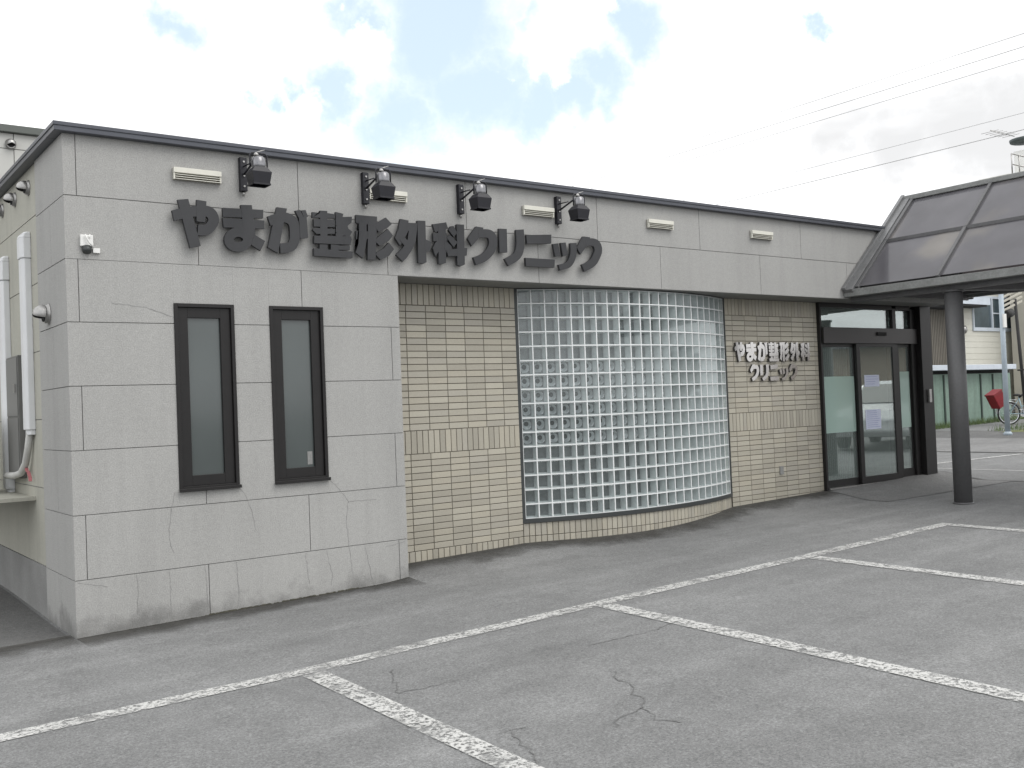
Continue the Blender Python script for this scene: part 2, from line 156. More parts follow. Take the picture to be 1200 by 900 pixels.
class MB:
    """collects shapes in one bmesh; build() links them as one mesh object"""

    def __init__(self, color=False):
        self.bm = bmesh.new()
        self.cl = self.bm.loops.layers.float_color.new('tint') if color else None
        self.mi = 0

    def face(self, pts, tint=None):
        vs = [self.bm.verts.new(p) for p in pts]
        f = self.bm.faces.new(vs); f.material_index = self.mi
        if self.cl and tint is not None:
            for l in f.loops: l[self.cl] = (*tint, 1)
        return f

    def hexa(self, b, t, tint=None):
        """solid from 4 bottom and 4 top points"""
        vb = [self.bm.verts.new(p) for p in b]; vt = [self.bm.verts.new(p) for p in t]
        n = len(vb); fs = [self.bm.faces.new(vb[::-1]), self.bm.faces.new(vt)]
        for i in range(n):
            fs.append(self.bm.faces.new((vb[i], vb[(i + 1) % n], vt[(i + 1) % n], vt[i])))
        for f in fs:
            f.material_index = self.mi
            if self.cl and tint is not None:
                for l in f.loops: l[self.cl] = (*tint, 1)
        return self

    def box(self, x0, x1, y0, y1, z0, z1, tint=None):
        return self.hexa([(x0, y0, z0), (x1, y0, z0), (x1, y1, z0), (x0, y1, z0)],
                         [(x0, y0, z1), (x1, y0, z1), (x1, y1, z1), (x0, y1, z1)], tint)

    def obox(self, c, ax, ay, az, sx, sy, sz, tint=None):
        c = Vector(c); ax = Vector(ax).normalized() * sx / 2; ay = Vector(ay).normalized() * sy / 2; az = Vector(az).normalized() * sz / 2
        b = [c - ax - ay - az, c + ax - ay - az, c + ax + ay - az, c - ax + ay - az]
        return self.hexa(b, [p + 2 * az for p in b], tint)

    def bar(self, p, q, w, h=None, upv=(0, 0, 1)):
        p = Vector(p); q = Vector(q); d = (q - p); h = h or w
        s = d.cross(Vector(upv))
        if s.length < 1e-6: s = Vector((1, 0, 0))
        s.normalize(); u = s.cross(d).normalized()
        return self.obox((p + q) / 2, s, u, d, w, h, d.length)

    def tube(self, pts, r, seg=10, caps=True, closed=False):
        pts = [Vector(p) for p in pts]; n = len(pts)
        rr = r if isinstance(r, (list, tuple)) else [r] * n
        rings = []; prev = None
        for i, p in enumerate(pts):
            if closed: t = pts[(i + 1) % n] - pts[i - 1]
            else: t = pts[min(i + 1, n - 1)] - pts[max(i - 1, 0)]
            t.normalize()
            if prev is None:
                a = Vector((0, 0, 1)) if abs(t.z) < .9 else Vector((1, 0, 0))
                s = t.cross(a).normalized()
            else:
                s = (prev - t * prev.dot(t)).normalized()
            prev = s; u = t.cross(s)
            rings.append([self.bm.verts.new(p + (s * math.cos(k * 2 * math.pi / seg) + u * math.sin(k * 2 * math.pi / seg)) * rr[i]) for k in range(seg)])
        m = n if closed else n - 1
        for i in range(m):
            A = rings[i]; B = rings[(i + 1) % n]
            for k in range(seg):
                f = self.bm.faces.new((A[k], A[(k + 1) % seg], B[(k + 1) % seg], B[k])); f.smooth = True; f.material_index = self.mi
        if caps and not closed:
            for R_ in (rings[0][::-1], rings[-1]):
                f = self.bm.faces.new(R_); f.material_index = self.mi
        return self

    def lathe(self, prof, origin, axis, seg=20, smooth=True):
        """prof: list of (radius, height along axis)"""
        o = Vector(origin); a = Vector(axis).normalized()
        s = a.cross(Vector((0, 0, 1)) if abs(a.z) < .9 else Vector((1, 0, 0))).normalized(); u = a.cross(s)
        rings = []
        for r, h in prof:
            rings.append([self.bm.verts.new(o + a * h + (s * math.cos(k * 2 * math.pi / seg) + u * math.sin(k * 2 * math.pi / seg)) * max(r, 1e-4)) for k in range(seg)])
        for A, B in zip(rings[:-1], rings[1:]):
            for k in range(seg):
                f = self.bm.faces.new((A[k], A[(k + 1) % seg], B[(k + 1) % seg], B[k])); f.smooth = smooth; f.material_index = self.mi
        for R_ in (rings[0][::-1], rings[-1]):
            f = self.bm.faces.new(R_); f.material_index = self.mi
        return self

    def build(self, name, mats, parent=None, loc=None, bevel=0, rot=None, recalc=True):
        if recalc: bmesh.ops.recalc_face_normals(self.bm, faces=self.bm.faces)
        me = bpy.data.meshes.new(name); self.bm.to_mesh(me); self.bm.free()
        o = bpy.data.objects.new(name, me); COL.objects.link(o)
        for m in (mats if isinstance(mats, (list, tuple)) else [mats]): me.materials.append(m)
        if parent: o.parent = parent
        if loc: o.location = loc
        if rot: o.rotation_euler = rot
        if bevel:
            md = o.modifiers.new('bevel', 'BEVEL'); md.width = bevel; md.segments = 2; md.limit_method = 'ANGLE'; md.angle_limit = math.radians(40)
        return o


# ------------------------------------------------------------------ materials
def mat(name, col, rough=0.6, metal=0.0, spec=0.5, noise=None, bump=None, attr=None, coat=0.0):
    """noise: list of (scale, amount, detail) multiplying the colour; bump: (scale, strength, distance)"""
    m = bpy.data.materials.new(name); m.use_nodes = True
    t = m.node_tree; b = t.nodes['Principled BSDF']
    b.inputs['Base Color'].default_value = (*col, 1); b.inputs['Roughness'].default_value = rough
    b.inputs['Metallic'].default_value = metal; b.inputs['Specular IOR Level'].default_value = spec
    b.inputs['Coat Weight'].default_value = coat
    tcn = t.nodes.new('ShaderNodeTexCoord'); src = None
    if attr:
        a = t.nodes.new('ShaderNodeAttribute'); a.attribute_name = attr; src = a.outputs['Color']
    for sc, am, det in (noise or []):
        n = t.nodes.new('ShaderNodeTexNoise'); n.inputs['Scale'].default_value = sc; n.inputs['Detail'].default_value = det
        n.inputs['Roughness'].default_value = 0.6
        t.links.new(tcn.outputs['Object'], n.inputs['Vector'])
        r = t.nodes.new('ShaderNodeMapRange'); t.links.new(n.outputs['Fac'], r.inputs['Value'])
        r.inputs['From Min'].default_value = .3; r.inputs['From Max'].default_value = .7
        r.inputs['To Min'].default_value = 1 - am; r.inputs['To Max'].default_value = 1 + am
        mx = t.nodes.new('ShaderNodeVectorMath'); mx.operation = 'SCALE'
        if src is None: mx.inputs[0].default_value = col
        else: t.links.new(src, mx.inputs[0])
        t.links.new(r.outputs[0], mx.inputs['Scale']); src = mx.outputs[0]
    if src is not None: t.links.new(src, b.inputs['Base Color'])
    if bump:
        n = t.nodes.new('ShaderNodeTexNoise'); n.inputs['Scale'].default_value = bump[0]; n.inputs['Detail'].default_value = 6
        t.links.new(tcn.outputs['Object'], n.inputs['Vector'])
        bp = t.nodes.new('ShaderNodeBump'); bp.inputs['Strength'].default_value = bump[1]; bp.inputs['Distance'].default_value = bump[2]
        t.links.new(n.outputs['Fac'], bp.inputs['Height']); t.links.new(bp.outputs[0], b.inputs['Normal'])
    return m


def pane_fresnel(t, f0=.045, gain=.95):
    """reflectance that is the same from either side of a sheet"""
    lw = t.nodes.new('ShaderNodeLayerWeight'); lw.inputs['Blend'].default_value = .5
    p = t.nodes.new('ShaderNodeMath'); p.operation = 'POWER'; t.links.new(lw.outputs['Facing'], p.inputs[0]); p.inputs[1].default_value = 4.5
    q = t.nodes.new('ShaderNodeMath'); q.operation = 'MULTIPLY_ADD'; q.use_clamp = True; t.links.new(p.outputs[0], q.inputs[0]); q.inputs[1].default_value = gain; q.inputs[2].default_value = f0
    return q.outputs[0]


def glass(name, tint=(1, 1, 1), clear=0.7, rough=0.02, body=(.2, .22, .22), f0=.05):
    """pane: fresnel reflection over a mix of clear view and faintly frosted body"""
    m = bpy.data.materials.new(name); m.use_nodes = True; t = m.node_tree; t.nodes.clear(); n = t.nodes.new
    tr = n('ShaderNodeBsdfTransparent'); tr.inputs['Color'].default_value = (*tint, 1)
    df = n('ShaderNodeBsdfDiffuse'); df.inputs['Color'].default_value = (*body, 1)
    gl = n('ShaderNodeBsdfGlossy'); gl.inputs['Roughness'].default_value = rough; gl.inputs['Color'].default_value = (.95, 1, 1, 1)
    m1 = n('ShaderNodeMixShader'); m1.inputs[0].default_value = clear; t.links.new(df.outputs[0], m1.inputs[1]); t.links.new(tr.outputs[0], m1.inputs[2])
    m2 = n('ShaderNodeMixShader'); t.links.new(pane_fresnel(t, f0), m2.inputs[0]); t.links.new(m1.outputs[0], m2.inputs[1]); t.links.new(gl.outputs[0], m2.inputs[2])
    o = n('ShaderNodeOutputMaterial'); t.links.new(m2.outputs[0], o.inputs['Surface'])
    return m


def nodes_of(m): return m.node_tree.nodes, m.node_tree.links, m.node_tree.nodes['Principled BSDF']


def ramp_mul(m, build):
    """multiply the material's base colour by a factor socket made by build(nodes, links, texcoord)"""
    n, l, b = nodes_of(m)
    t = n.new('ShaderNodeTexCoord'); fac = build(n, l, t)
    mx = n.new('ShaderNodeVectorMath'); mx.operation = 'SCALE'
    if b.inputs['Base Color'].is_linked: l.new(b.inputs['Base Color'].links[0].from_socket, mx.inputs[0])
    else: mx.inputs[0].default_value = b.inputs['Base Color'].default_value[:3]
    l.new(fac, mx.inputs['Scale']); l.new(mx.outputs[0], b.inputs['Base Color'])


def drips(strength, sc=(9, 9, .5), lo=.5, hi=.75):
    """vertical rain streaks"""
    def f(n, l, t):
        mp = n.new('ShaderNodeMapping'); mp.inputs['Scale'].default_value = sc; l.new(t.outputs['Object'], mp.inputs['Vector'])
        q = n.new('ShaderNodeTexNoise'); q.inputs['Scale'].default_value = 1.0; q.inputs['Detail'].default_value = 4; l.new(mp.outputs[0], q.inputs['Vector'])
        r = n.new('ShaderNodeMapRange'); l.new(q.outputs['Fac'], r.inputs['Value'])
        r.inputs['From Min'].default_value = lo; r.inputs['From Max'].default_value = hi
        r.inputs['To Min'].default_value = 1.0; r.inputs['To Max'].default_value = 1 - strength
        return r.outputs[0]
    return f


def splash(z0, z1, strength):
    """ground splash dirt with a ragged upper edge, between heights z0 and z1"""
    def f(n, l, t):
        sp = n.new('ShaderNodeSeparateXYZ'); l.new(t.outputs['Object'], sp.inputs[0])
        q = n.new('ShaderNodeTexNoise'); q.inputs['Scale'].default_value = 3.5; q.inputs['Detail'].default_value = 8; q.inputs['Roughness'].default_value = .65; l.new(t.outputs['Object'], q.inputs['Vector'])
        a = n.new('ShaderNodeMath'); a.operation = 'MULTIPLY_ADD'; l.new(q.outputs['Fac'], a.inputs[0]); a.inputs[1].default_value = 1.6 * (z1 - z0); a.inputs[2].default_value = z0 - .4 * (z1 - z0)
        d = n.new('ShaderNodeMath'); d.operation = 'SUBTRACT'; l.new(a.outputs[0], d.inputs[0]); l.new(sp.outputs['Z'], d.inputs[1])
        r = n.new('ShaderNodeMapRange'); l.new(d.outputs[0], r.inputs['Value']); r.inputs['From Min'].default_value = -.03; r.inputs['From Max'].default_value = .16
        r.inputs['To Min'].default_value = 1.0; r.inputs['To Max'].default_value = 1 - strength
        return r.outputs[0]
    return f


M = {}
M['granite'] = mat('granite', (.365, .363, .352), .85, spec=.25, noise=[(.9, .05, 4), (26, .045, 3), (110, .20, 3)], bump=(90, .45, .004))
ramp_mul(M['granite'], drips(.05)); ramp_mul(M['granite'], splash(.03, .46, .42)); ramp_mul(M['granite'], drips(.06, (3, 3, .5), .52, .7))
M['groove'] = mat('groove', (.235, .233, .226), .9, noise=[(12, .25, 3)])
M['crack'] = mat('crack', (.235, .233, .228), .95, noise=[(30, .3, 3)])
M['roadcrack'] = mat('asphalt_crack', (.135, .135, .133), .95, noise=[(30, .3, 3)])
M['hose'] = mat('hose_wrap', (.46, .46, .44), .7, noise=[(12, .1, 3)])
M['moss'] = mat('moss', (.05, .048, .035), 1.0, noise=[(25, .5, 4)])
M['siding'] = mat('siding', (.40, .395, .345), .7, spec=.3, noise=[(1.5, .05, 4), (40, .05, 3)])
ramp_mul(M['siding'], drips(.12))
M['basecement'] = mat('base_cement', (.24, .24, .235), .9, noise=[(2.5, .14, 6), (60, .12, 3)], bump=(70, .3, .003))
M['tile'] = mat('tile', (.5, .5, .4), .42, spec=.45, attr='tint', noise=[(55, .05, 3)], bump=(14, .12, .002))
M['mortar'] = mat('mortar', (.105, .096, .078), .95, noise=[(40, .25, 3)])
M['coping'] = mat('coping', (.075, .08, .095), .38, metal=.3, noise=[(3, .10, 4)])
M['flash'] = mat('flashing', (.18, .182, .185), .5, metal=.3, noise=[(3, .16, 5), (30, .1, 3)])
M['soffit'] = mat('soffit', (.21, .21, .20), .8, noise=[(4, .08, 4)])
M['bronze'] = mat('bronze_aluminium', (.012, .011, .011), .42, spec=.35, noise=[(8, .12, 3)])
M['frame_gl'] = mat('window_frame_grey', (.05, .055, .055), .45, metal=.3)
M['darkpane'] = mat('frosted_dark_pane', (.075, .088, .087), .10, spec=.6, noise=[(1.2, .10, 2)])
M['joint'] = mat('glass_block_joint', (.74, .76, .76), .45, noise=[(20, .05, 3)])
M['blockside'] = mat('glass_block_side', (.60, .63, .63), .30, noise=[(15, .10, 3)], spec=.5)
M['blockback'] = mat('glass_block_back', (.115, .125, .126), .22, noise=[(9, .35, 4)], spec=.6, bump=(30, .3, .004))
M['lens'] = mat('glass_block_lens', (.46, .48, .49), .12, spec=1.0, noise=[(14, .35, 3)])
M['blockface'] = glass('glass_block_face', (.94, .97, .97), .93, .03, (.45, .5, .5))
M['letter'] = mat('letter_grey', (.030, .031, .034), .55, noise=[(6, .08, 3)])
M['steel'] = mat('polished_steel', (.50, .49, .48), .14, metal=1.0)
M['steelside'] = mat('letter_edge', (.10, .10, .10), .35, metal=.7)
M['vent'] = mat('vent_cream', (.66, .65, .58), .55, noise=[(5, .07, 3)])
M['ventdark'] = mat('vent_slot', (.30, .29, .26), .8)
M['blackmetal'] = mat('lamp_black', (.004, .004, .009), .45, noise=[(20, .2, 3)])
M['chrome'] = mat('chrome', (.75, .76, .78), .14, metal=1.0)
M['lampbody'] = mat('lamp_body_grey', (.22, .22, .23), .3, metal=.7, noise=[(25, .2, 3)])
M['lampglass'] = glass('lamp_glass', (.8, .8, .8), .7, .05, (.3, .3, .3))
M['white'] = mat('white_plastic', (.74, .74, .72), .45, noise=[(4, .05, 3)])
M['duct'] = mat('duct_plastic', (.68, .69, .70), .42, noise=[(3, .05, 3)])
M['stain'] = mat('stainless', (.36, .355, .345), .38, metal=.9, noise=[(20, .15, 3)])
M['dark'] = mat('dark_hole', (.012, .012, .012), .8)
M['red'] = mat('red_paint', (.20, .010, .016), .45, noise=[(9, .15, 3)])
M['canopy'] = mat('canopy_frame', (.105, .105, .108), .5, metal=.2, noise=[(2.5, .14, 5), (30, .1, 3)])
M['canopytop'] = mat('canopy_rail', (.21, .215, .21), .6, noise=[(4, .2, 6), (35, .15, 4)])
M['column'] = mat('column_paint', (.095, .095, .097), .5, noise=[(2, .08, 4), (30, .07, 3)])
M['film'] = mat('frost_film', (.30, .42, .38), .5, noise=[(6, .05, 3)])
M['blind'] = mat('blind_fabric', (.80, .80, .77), .8)
M['doorglass'] = glass('door_glass', (.84, .92, .89), .74, .012, (.42, .47, .45), .22)
M['filmglass'] = glass('frosted_band', (.6, .75, .70), .12, .08, (.44, .58, .52))
M['paper'] = mat('paper', (.62, .66, .80), .7)
M['ink'] = mat('ink', (.22, .25, .5), .7)
M['inter'] = mat('interior_wall', (.60, .57, .52), .8)
M['interfloor'] = mat('interior_floor', (.22, .20, .17), .5)
M['wire'] = mat('cable_rubber', (.55, .55, .55), .7)
M['cream'] = mat('cream_siding', (.64, .63, .56), .7, noise=[(1, .04, 3)])
M['greyhouse'] = mat('beige_house', (.44, .42, .36), .8, noise=[(1, .05, 3)])
M['brown'] = mat('brown_siding', (.17, .155, .13), .75, noise=[(2, .08, 3)])
M['green'] = mat('green_sheet', (.19, .275, .225), .55, noise=[(1.2, .12, 5), (14, .08, 3)])
ramp_mul(M['green'], drips(.25, (5, 5, .7)))
M['bluewhite'] = mat('pale_blue_trim', (.55, .60, .66), .5, noise=[(3, .06, 3)])
M['pole'] = mat('pole_paint', (.36, .42, .47), .5, noise=[(3, .1, 4)])
M['housepane'] = mat('house_pane', (.07, .095, .11), .08, spec=.8, noise=[(.9, .4, 3)])
M['rubber'] = mat('rubber', (.02, .02, .02), .7)
M['bikeblue'] = mat('bike_paint', (.34, .47, .52), .35)
M['brick'] = mat('red_brown_wall', (.30, .24, .19), .8, noise=[(1.5, .12, 4)])
M['roofdark'] = mat('roof_sheet', (.10, .10, .11), .6, noise=[(2, .15, 4)])
M['carpaint'] = mat('car_paint', (.62, .63, .64), .22, metal=.2, coat=.7)
M['carglass'] = mat('car_glass', (.02, .025, .028), .06, spec=.9)
M['panelroof'] = mat('rear_panel', (.50, .50, .475), .75, noise=[(1.2, .05, 4)])
M['gravel'] = mat('roof_membrane', (.16, .16, .16), .9, noise=[(20, .2, 4)])

# tinted translucent canopy sheet
m = bpy.data.materials.new('canopy_sheet'); m.use_nodes = True; t = m.node_tree; t.nodes.clear(); n = t.nodes.new; l = t.links.new
tcn = n('ShaderNodeTexCoord'); ns = n('ShaderNodeTexNoise'); ns.inputs['Scale'].default_value = 1.3; ns.inputs['Detail'].default_value = 6; l(tcn.outputs['Object'], ns.inputs['Vector'])
cr = n('ShaderNodeMapRange'); l(ns.outputs['Fac'], cr.inputs['Value']); cr.inputs['From Min'].default_value = .3; cr.inputs['From Max'].default_value = .7; cr.inputs['To Min'].default_value = .74; cr.inputs['To Max'].default_value = 1.24
nw = n('ShaderNodeTexNoise'); nw.inputs['Scale'].default_value = .8; nw.inputs['Detail'].default_value = 3; l(tcn.outputs['Object'], nw.inputs['Vector'])
rw_ = n('ShaderNodeMapRange'); rw_.interpolation_type = 'SMOOTHSTEP'; l(nw.outputs['Fac'], rw_.inputs['Value']); rw_.inputs['From Min'].default_value = .46; rw_.inputs['From Max'].default_value = .58
cm_ = n('ShaderNodeMix'); cm_.data_type = 'RGBA'; l(rw_.outputs[0], cm_.inputs['Factor']); cm_.inputs[6].default_value = (.165, .162, .176, 1); cm_.inputs[7].default_value = (.255, .24, .222, 1)  # warm patches mixed into the colour stand for reflections
sc_ = n('ShaderNodeVectorMath'); sc_.operation = 'SCALE'; l(cm_.outputs[2], sc_.inputs[0]); l(cr.outputs[0], sc_.inputs['Scale'])
df = n('ShaderNodeBsdfDiffuse'); l(sc_.outputs[0], df.inputs['Color'])
tl = n('ShaderNodeBsdfTranslucent'); tl.inputs['Color'].default_value = (.34, .31, .33, 1)
ad = n('ShaderNodeMixShader'); ad.inputs[0].default_value = .35; l(df.outputs[0], ad.inputs[1]); l(tl.outputs[0], ad.inputs[2])
tp = n('ShaderNodeBsdfTransparent'); tp.inputs['Color'].default_value = (.42, .40, .41, 1)
m1_ = n('ShaderNodeMixShader'); m1_.inputs[0].default_value = .10; l(ad.outputs[0], m1_.inputs[1]); l(tp.outputs[0], m1_.inputs[2])
gl = n('ShaderNodeBsdfGlossy'); gl.inputs['Roughness'].default_value = .12
m2_ = n('ShaderNodeMixShader'); l(pane_fresnel(t, .05, .7), m2_.inputs[0]); l(m1_.outputs[0], m2_.inputs[1]); l(gl.outputs[0], m2_.inputs[2])
oo = n('ShaderNodeOutputMaterial'); l(m2_.outputs[0], oo.inputs['Surface']); M['sheet'] = m


def asphalt(name, base, dusty=.22):
    m = mat(name, base, .9, spec=.25)
    n, l, b = nodes_of(m)
    tcn = n.new('ShaderNodeTexCoord')

    def nz(scale, det, rough=.6, stretch=None):
        q = n.new('ShaderNodeTexNoise'); q.inputs['Scale'].default_value = scale; q.inputs['Detail'].default_value = det; q.inputs['Roughness'].default_value = rough
        if stretch:
            mp = n.new('ShaderNodeMapping'); mp.inputs['Scale'].default_value = stretch; mp.inputs['Rotation'].default_value = (0, 0, .15)
            l.new(tcn.outputs['Object'], mp.inputs['Vector']); l.new(mp.outputs[0], q.inputs['Vector'])
        else: l.new(tcn.outputs['Object'], q.inputs['Vector'])
        return q.outputs['Fac']

    def rng(s, a, b_, c, d):
        r = n.new('ShaderNodeMapRange'); r.clamp = True; l.new(s, r.inputs['Value'])
        for k, v in zip(('From Min', 'From Max', 'To Min', 'To Max'), (a, b_, c, d)): r.inputs[k].default_value = v
        return r.outputs[0]

    def mul(a, c):
        q = n.new('ShaderNodeMath'); q.operation = 'MULTIPLY'; l.new(a, q.inputs[0]); l.new(c, q.inputs[1]); return q.outputs[0]
    f = rng(nz(.35, 5), .3, .7, .88, 1.10)
    f = mul(f, rng(nz(2.2, 6, .7), .3, .7, .91, 1.08))
    f = mul(f, rng(nz(1.0, 7, .62, (.35, 2.2, 1)), .50, .72, 1.0, 1 + dusty))       # pale swept dust streaks
    f = mul(f, rng(nz(.8, 6, .6, (.5, 1.6, 1)), .30, .44, .84, 1.0))
    f = mul(f, rng(nz(6.5, 5, .7), .32, .68, .93, 1.07))
    f = mul(f, rng(nz(36, 3, .8), .32, .68, .84, 1.16))
    f = mul(f, rng(nz(75, 3, .8), .28, .72, .58, 1.42))                              # aggregate
    f = mul(f, rng(nz(210, 2, .8), .25, .75, .72, 1.28))
    v = n.new('ShaderNodeTexVoronoi'); v.inputs['Scale'].default_value = 38; l.new(tcn.outputs['Object'], v.inputs['Vector'])
    f = mul(f, rng(v.outputs['Distance'], .03, .12, 1.35, 1.0))                       # pale chips
    mx = n.new('ShaderNodeVectorMath'); mx.operation = 'SCALE'; mx.inputs[0].default_value = base; l.new(f, mx.inputs['Scale']); l.new(mx.outputs[0], b.inputs['Base Color'])
    # scattered dark pits and stains
    v2 = n.new('ShaderNodeTexVoronoi'); v2.inputs['Scale'].default_value = 17; l.new(tcn.outputs['Object'], v2.inputs['Vector'])
    f2 = rng(v2.outputs['Distance'], .03, .10, .62, 1.0); g2 = n.new('ShaderNodeMath'); g2.operation = 'MULTIPLY'; l.new(f, g2.inputs[0]); l.new(f2, g2.inputs[1]); l.new(g2.outputs[0], mx.inputs['Scale'])
    bp = n.new('ShaderNodeBump'); bp.inputs['Strength'].default_value = .6; bp.inputs['Distance'].default_value = .006
    l.new(nz(95, 4, .75), bp.inputs['Height']); l.new(bp.outputs[0], b.inputs['Normal'])
    return m


M['asphalt'] = asphalt('asphalt', (.188, .190, .189))
M['asphalt_dark'] = asphalt('asphalt_darker', (.12, .12, .118), .1)
M['asphalt_road'] = asphalt('asphalt_road', (.19, .19, .188), .1)
M['concrete'] = asphalt('entrance_paving', (.19, .19, .187), .2)

# worn road paint: chips let the asphalt show through
m = mat('worn_paint', (.50, .50, .485), .8); n, l, b = nodes_of(m)
tcn = n.new('ShaderNodeTexCoord'); acc = None
for scl, lo, hi in ((42, .42, .50), (3.2, .32, .47), (14, .38, .47)):
    q = n.new('ShaderNodeTexNoise'); q.inputs['Scale'].default_value = scl; q.inputs['Detail'].default_value = 7; q.inputs['Roughness'].default_value = .72
    l.new(tcn.outputs['Object'], q.inputs['Vector'])
    r = n.new('ShaderNodeMapRange'); l.new(q.outputs['Fac'], r.inputs['Value']); r.inputs['From Min'].default_value = lo; r.inputs['From Max'].default_value = hi
    r.inputs['To Min'].default_value = .12
    if acc is None: acc = r.outputs[0]
    else:
        q2 = n.new('ShaderNodeMath'); q2.operation = 'MULTIPLY'; l.new(acc, q2.inputs[0]); l.new(r.outputs[0], q2.inputs[1]); acc = q2.outputs[0]
l.new(acc, b.inputs['Alpha']); M['paint'] = m
# dirt washed against the walls, also a dark edge on the side yard: ragged film
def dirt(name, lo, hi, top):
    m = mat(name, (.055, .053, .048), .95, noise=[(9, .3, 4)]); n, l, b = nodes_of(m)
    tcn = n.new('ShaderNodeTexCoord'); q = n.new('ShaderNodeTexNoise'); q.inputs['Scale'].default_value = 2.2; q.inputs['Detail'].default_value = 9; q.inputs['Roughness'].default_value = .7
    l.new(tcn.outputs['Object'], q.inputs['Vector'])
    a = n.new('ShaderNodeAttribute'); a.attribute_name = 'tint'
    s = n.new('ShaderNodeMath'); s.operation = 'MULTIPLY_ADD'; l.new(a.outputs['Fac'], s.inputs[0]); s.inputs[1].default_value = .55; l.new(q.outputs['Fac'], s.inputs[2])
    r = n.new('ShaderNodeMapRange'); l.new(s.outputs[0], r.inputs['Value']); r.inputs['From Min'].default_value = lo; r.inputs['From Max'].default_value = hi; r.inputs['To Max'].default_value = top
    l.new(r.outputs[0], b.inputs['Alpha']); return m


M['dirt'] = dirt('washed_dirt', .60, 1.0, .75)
m = mat('faint_paint', (.5, .5, .49), .8); n, l, b = nodes_of(m); b.inputs['Alpha'].default_value = .55; M['paint_faint'] = m


# ------------------------------------------------------------------ ground
def sm(a, b, v):
    t_ = max(0, min(1, (v - a) / (b - a))); return t_ * t_ * (3 - 2 * t_)


def gz(x, y):
    z = .055 + .02 * max(-60, min(x, 60))
    z += (.052 + .0045 * min(x, 13)) * sm(-.35, .44, y) * sm(2.6, 3.1, x) * (1 - sm(12.6, 14, x)) * (1 - sm(.6, 3, y))
    if x < 3: z += .018 * sm(0, 3, y) * 2 * (1 - sm(0, 3, x))
    return z


def axis_vals(lo, hi, fine0, fine1, step):
    v = [fine0]
    while v[-1] < fine1 - 1e-6: v.append(round(v[-1] + step, 4))
    s = step
    while v[-1] < hi: s *= 1.5; v.append(v[-1] + s)
    a = [fine0]; s = step
    while a[-1] > lo: s *= 1.5; a.append(a[-1] - s)
    return sorted(a[1:]) + v


xs = axis_vals(-600, 600, -4, 16, .2); ys = axis_vals(-600, 600, -9, 3, .15)
b = MB(); grid = [[b.bm.verts.new((x, y, gz(x, y))) for y in ys] for x in xs]
for i in range(len(xs) - 1):
    for j in range(len(ys) - 1):
        f = b.bm.faces.new((grid[i][j], grid[i + 1][j], grid[i + 1][j + 1], grid[i][j + 1])); f.smooth = True
tag(b.build('ground', M['asphalt']), kind='structure')


def ground_strip(pts, w, mat_, name, lift=.004, n_sub=.25, smooth_ends=False):
    """ribbon on the ground following pts, centre line, width w"""
    b = MB(); P = []
    for (x0, y0), (x1, y1) in zip(pts[:-1], pts[1:]):
        k = max(1, int(math.hypot(x1 - x0, y1 - y0) / n_sub))
        P += [(x0 + (x1 - x0) * i / k, y0 + (y1 - y0) * i / k) for i in range(k)]
    P.append(pts[-1]); rows = []
    for i, (x, y) in enumerate(P):
        a = P[max(0, i - 1)]; c = P[min(len(P) - 1, i + 1)]; d = Vector((c[0] - a[0], c[1] - a[1])).normalized(); nn = Vector((-d.y, d.x))
        m_ = max(1, int(w / .3)); ww = w if w > .03 else w * (.5 + .8 * random.random())
        rows.append([b.bm.verts.new((x + nn.x * ww * (k / m_ - .5), y + nn.y * ww * (k / m_ - .5), gz(x + nn.x * ww * (k / m_ - .5), y + nn.y * ww * (k / m_ - .5)) + lift)) for k in range(m_ + 1)])
    for A, B in zip(rows[:-1], rows[1:]):
        for k in range(len(A) - 1): b.bm.faces.new((A[k], A[k + 1], B[k + 1], B[k]))
    return b.build(name, mat_) if name else b


def film_band(P, w, name, lift=.0052):
    """P: start line; the film fades with distance w to the right of it (as the line runs)"""
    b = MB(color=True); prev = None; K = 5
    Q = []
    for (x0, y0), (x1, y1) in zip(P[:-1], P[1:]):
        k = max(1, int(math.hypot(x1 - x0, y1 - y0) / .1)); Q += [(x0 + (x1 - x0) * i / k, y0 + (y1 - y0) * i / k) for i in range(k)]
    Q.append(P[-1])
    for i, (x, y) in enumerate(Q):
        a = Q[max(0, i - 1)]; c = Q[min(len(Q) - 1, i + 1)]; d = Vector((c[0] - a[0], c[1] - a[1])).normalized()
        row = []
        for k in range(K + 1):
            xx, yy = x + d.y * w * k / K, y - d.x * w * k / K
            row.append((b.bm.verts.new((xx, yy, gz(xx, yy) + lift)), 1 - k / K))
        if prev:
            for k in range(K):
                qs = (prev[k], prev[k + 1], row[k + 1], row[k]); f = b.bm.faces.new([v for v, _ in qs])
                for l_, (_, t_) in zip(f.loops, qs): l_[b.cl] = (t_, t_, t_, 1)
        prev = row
    tag(b.build(name, M['dirt'], recalc=False), kind='structure')


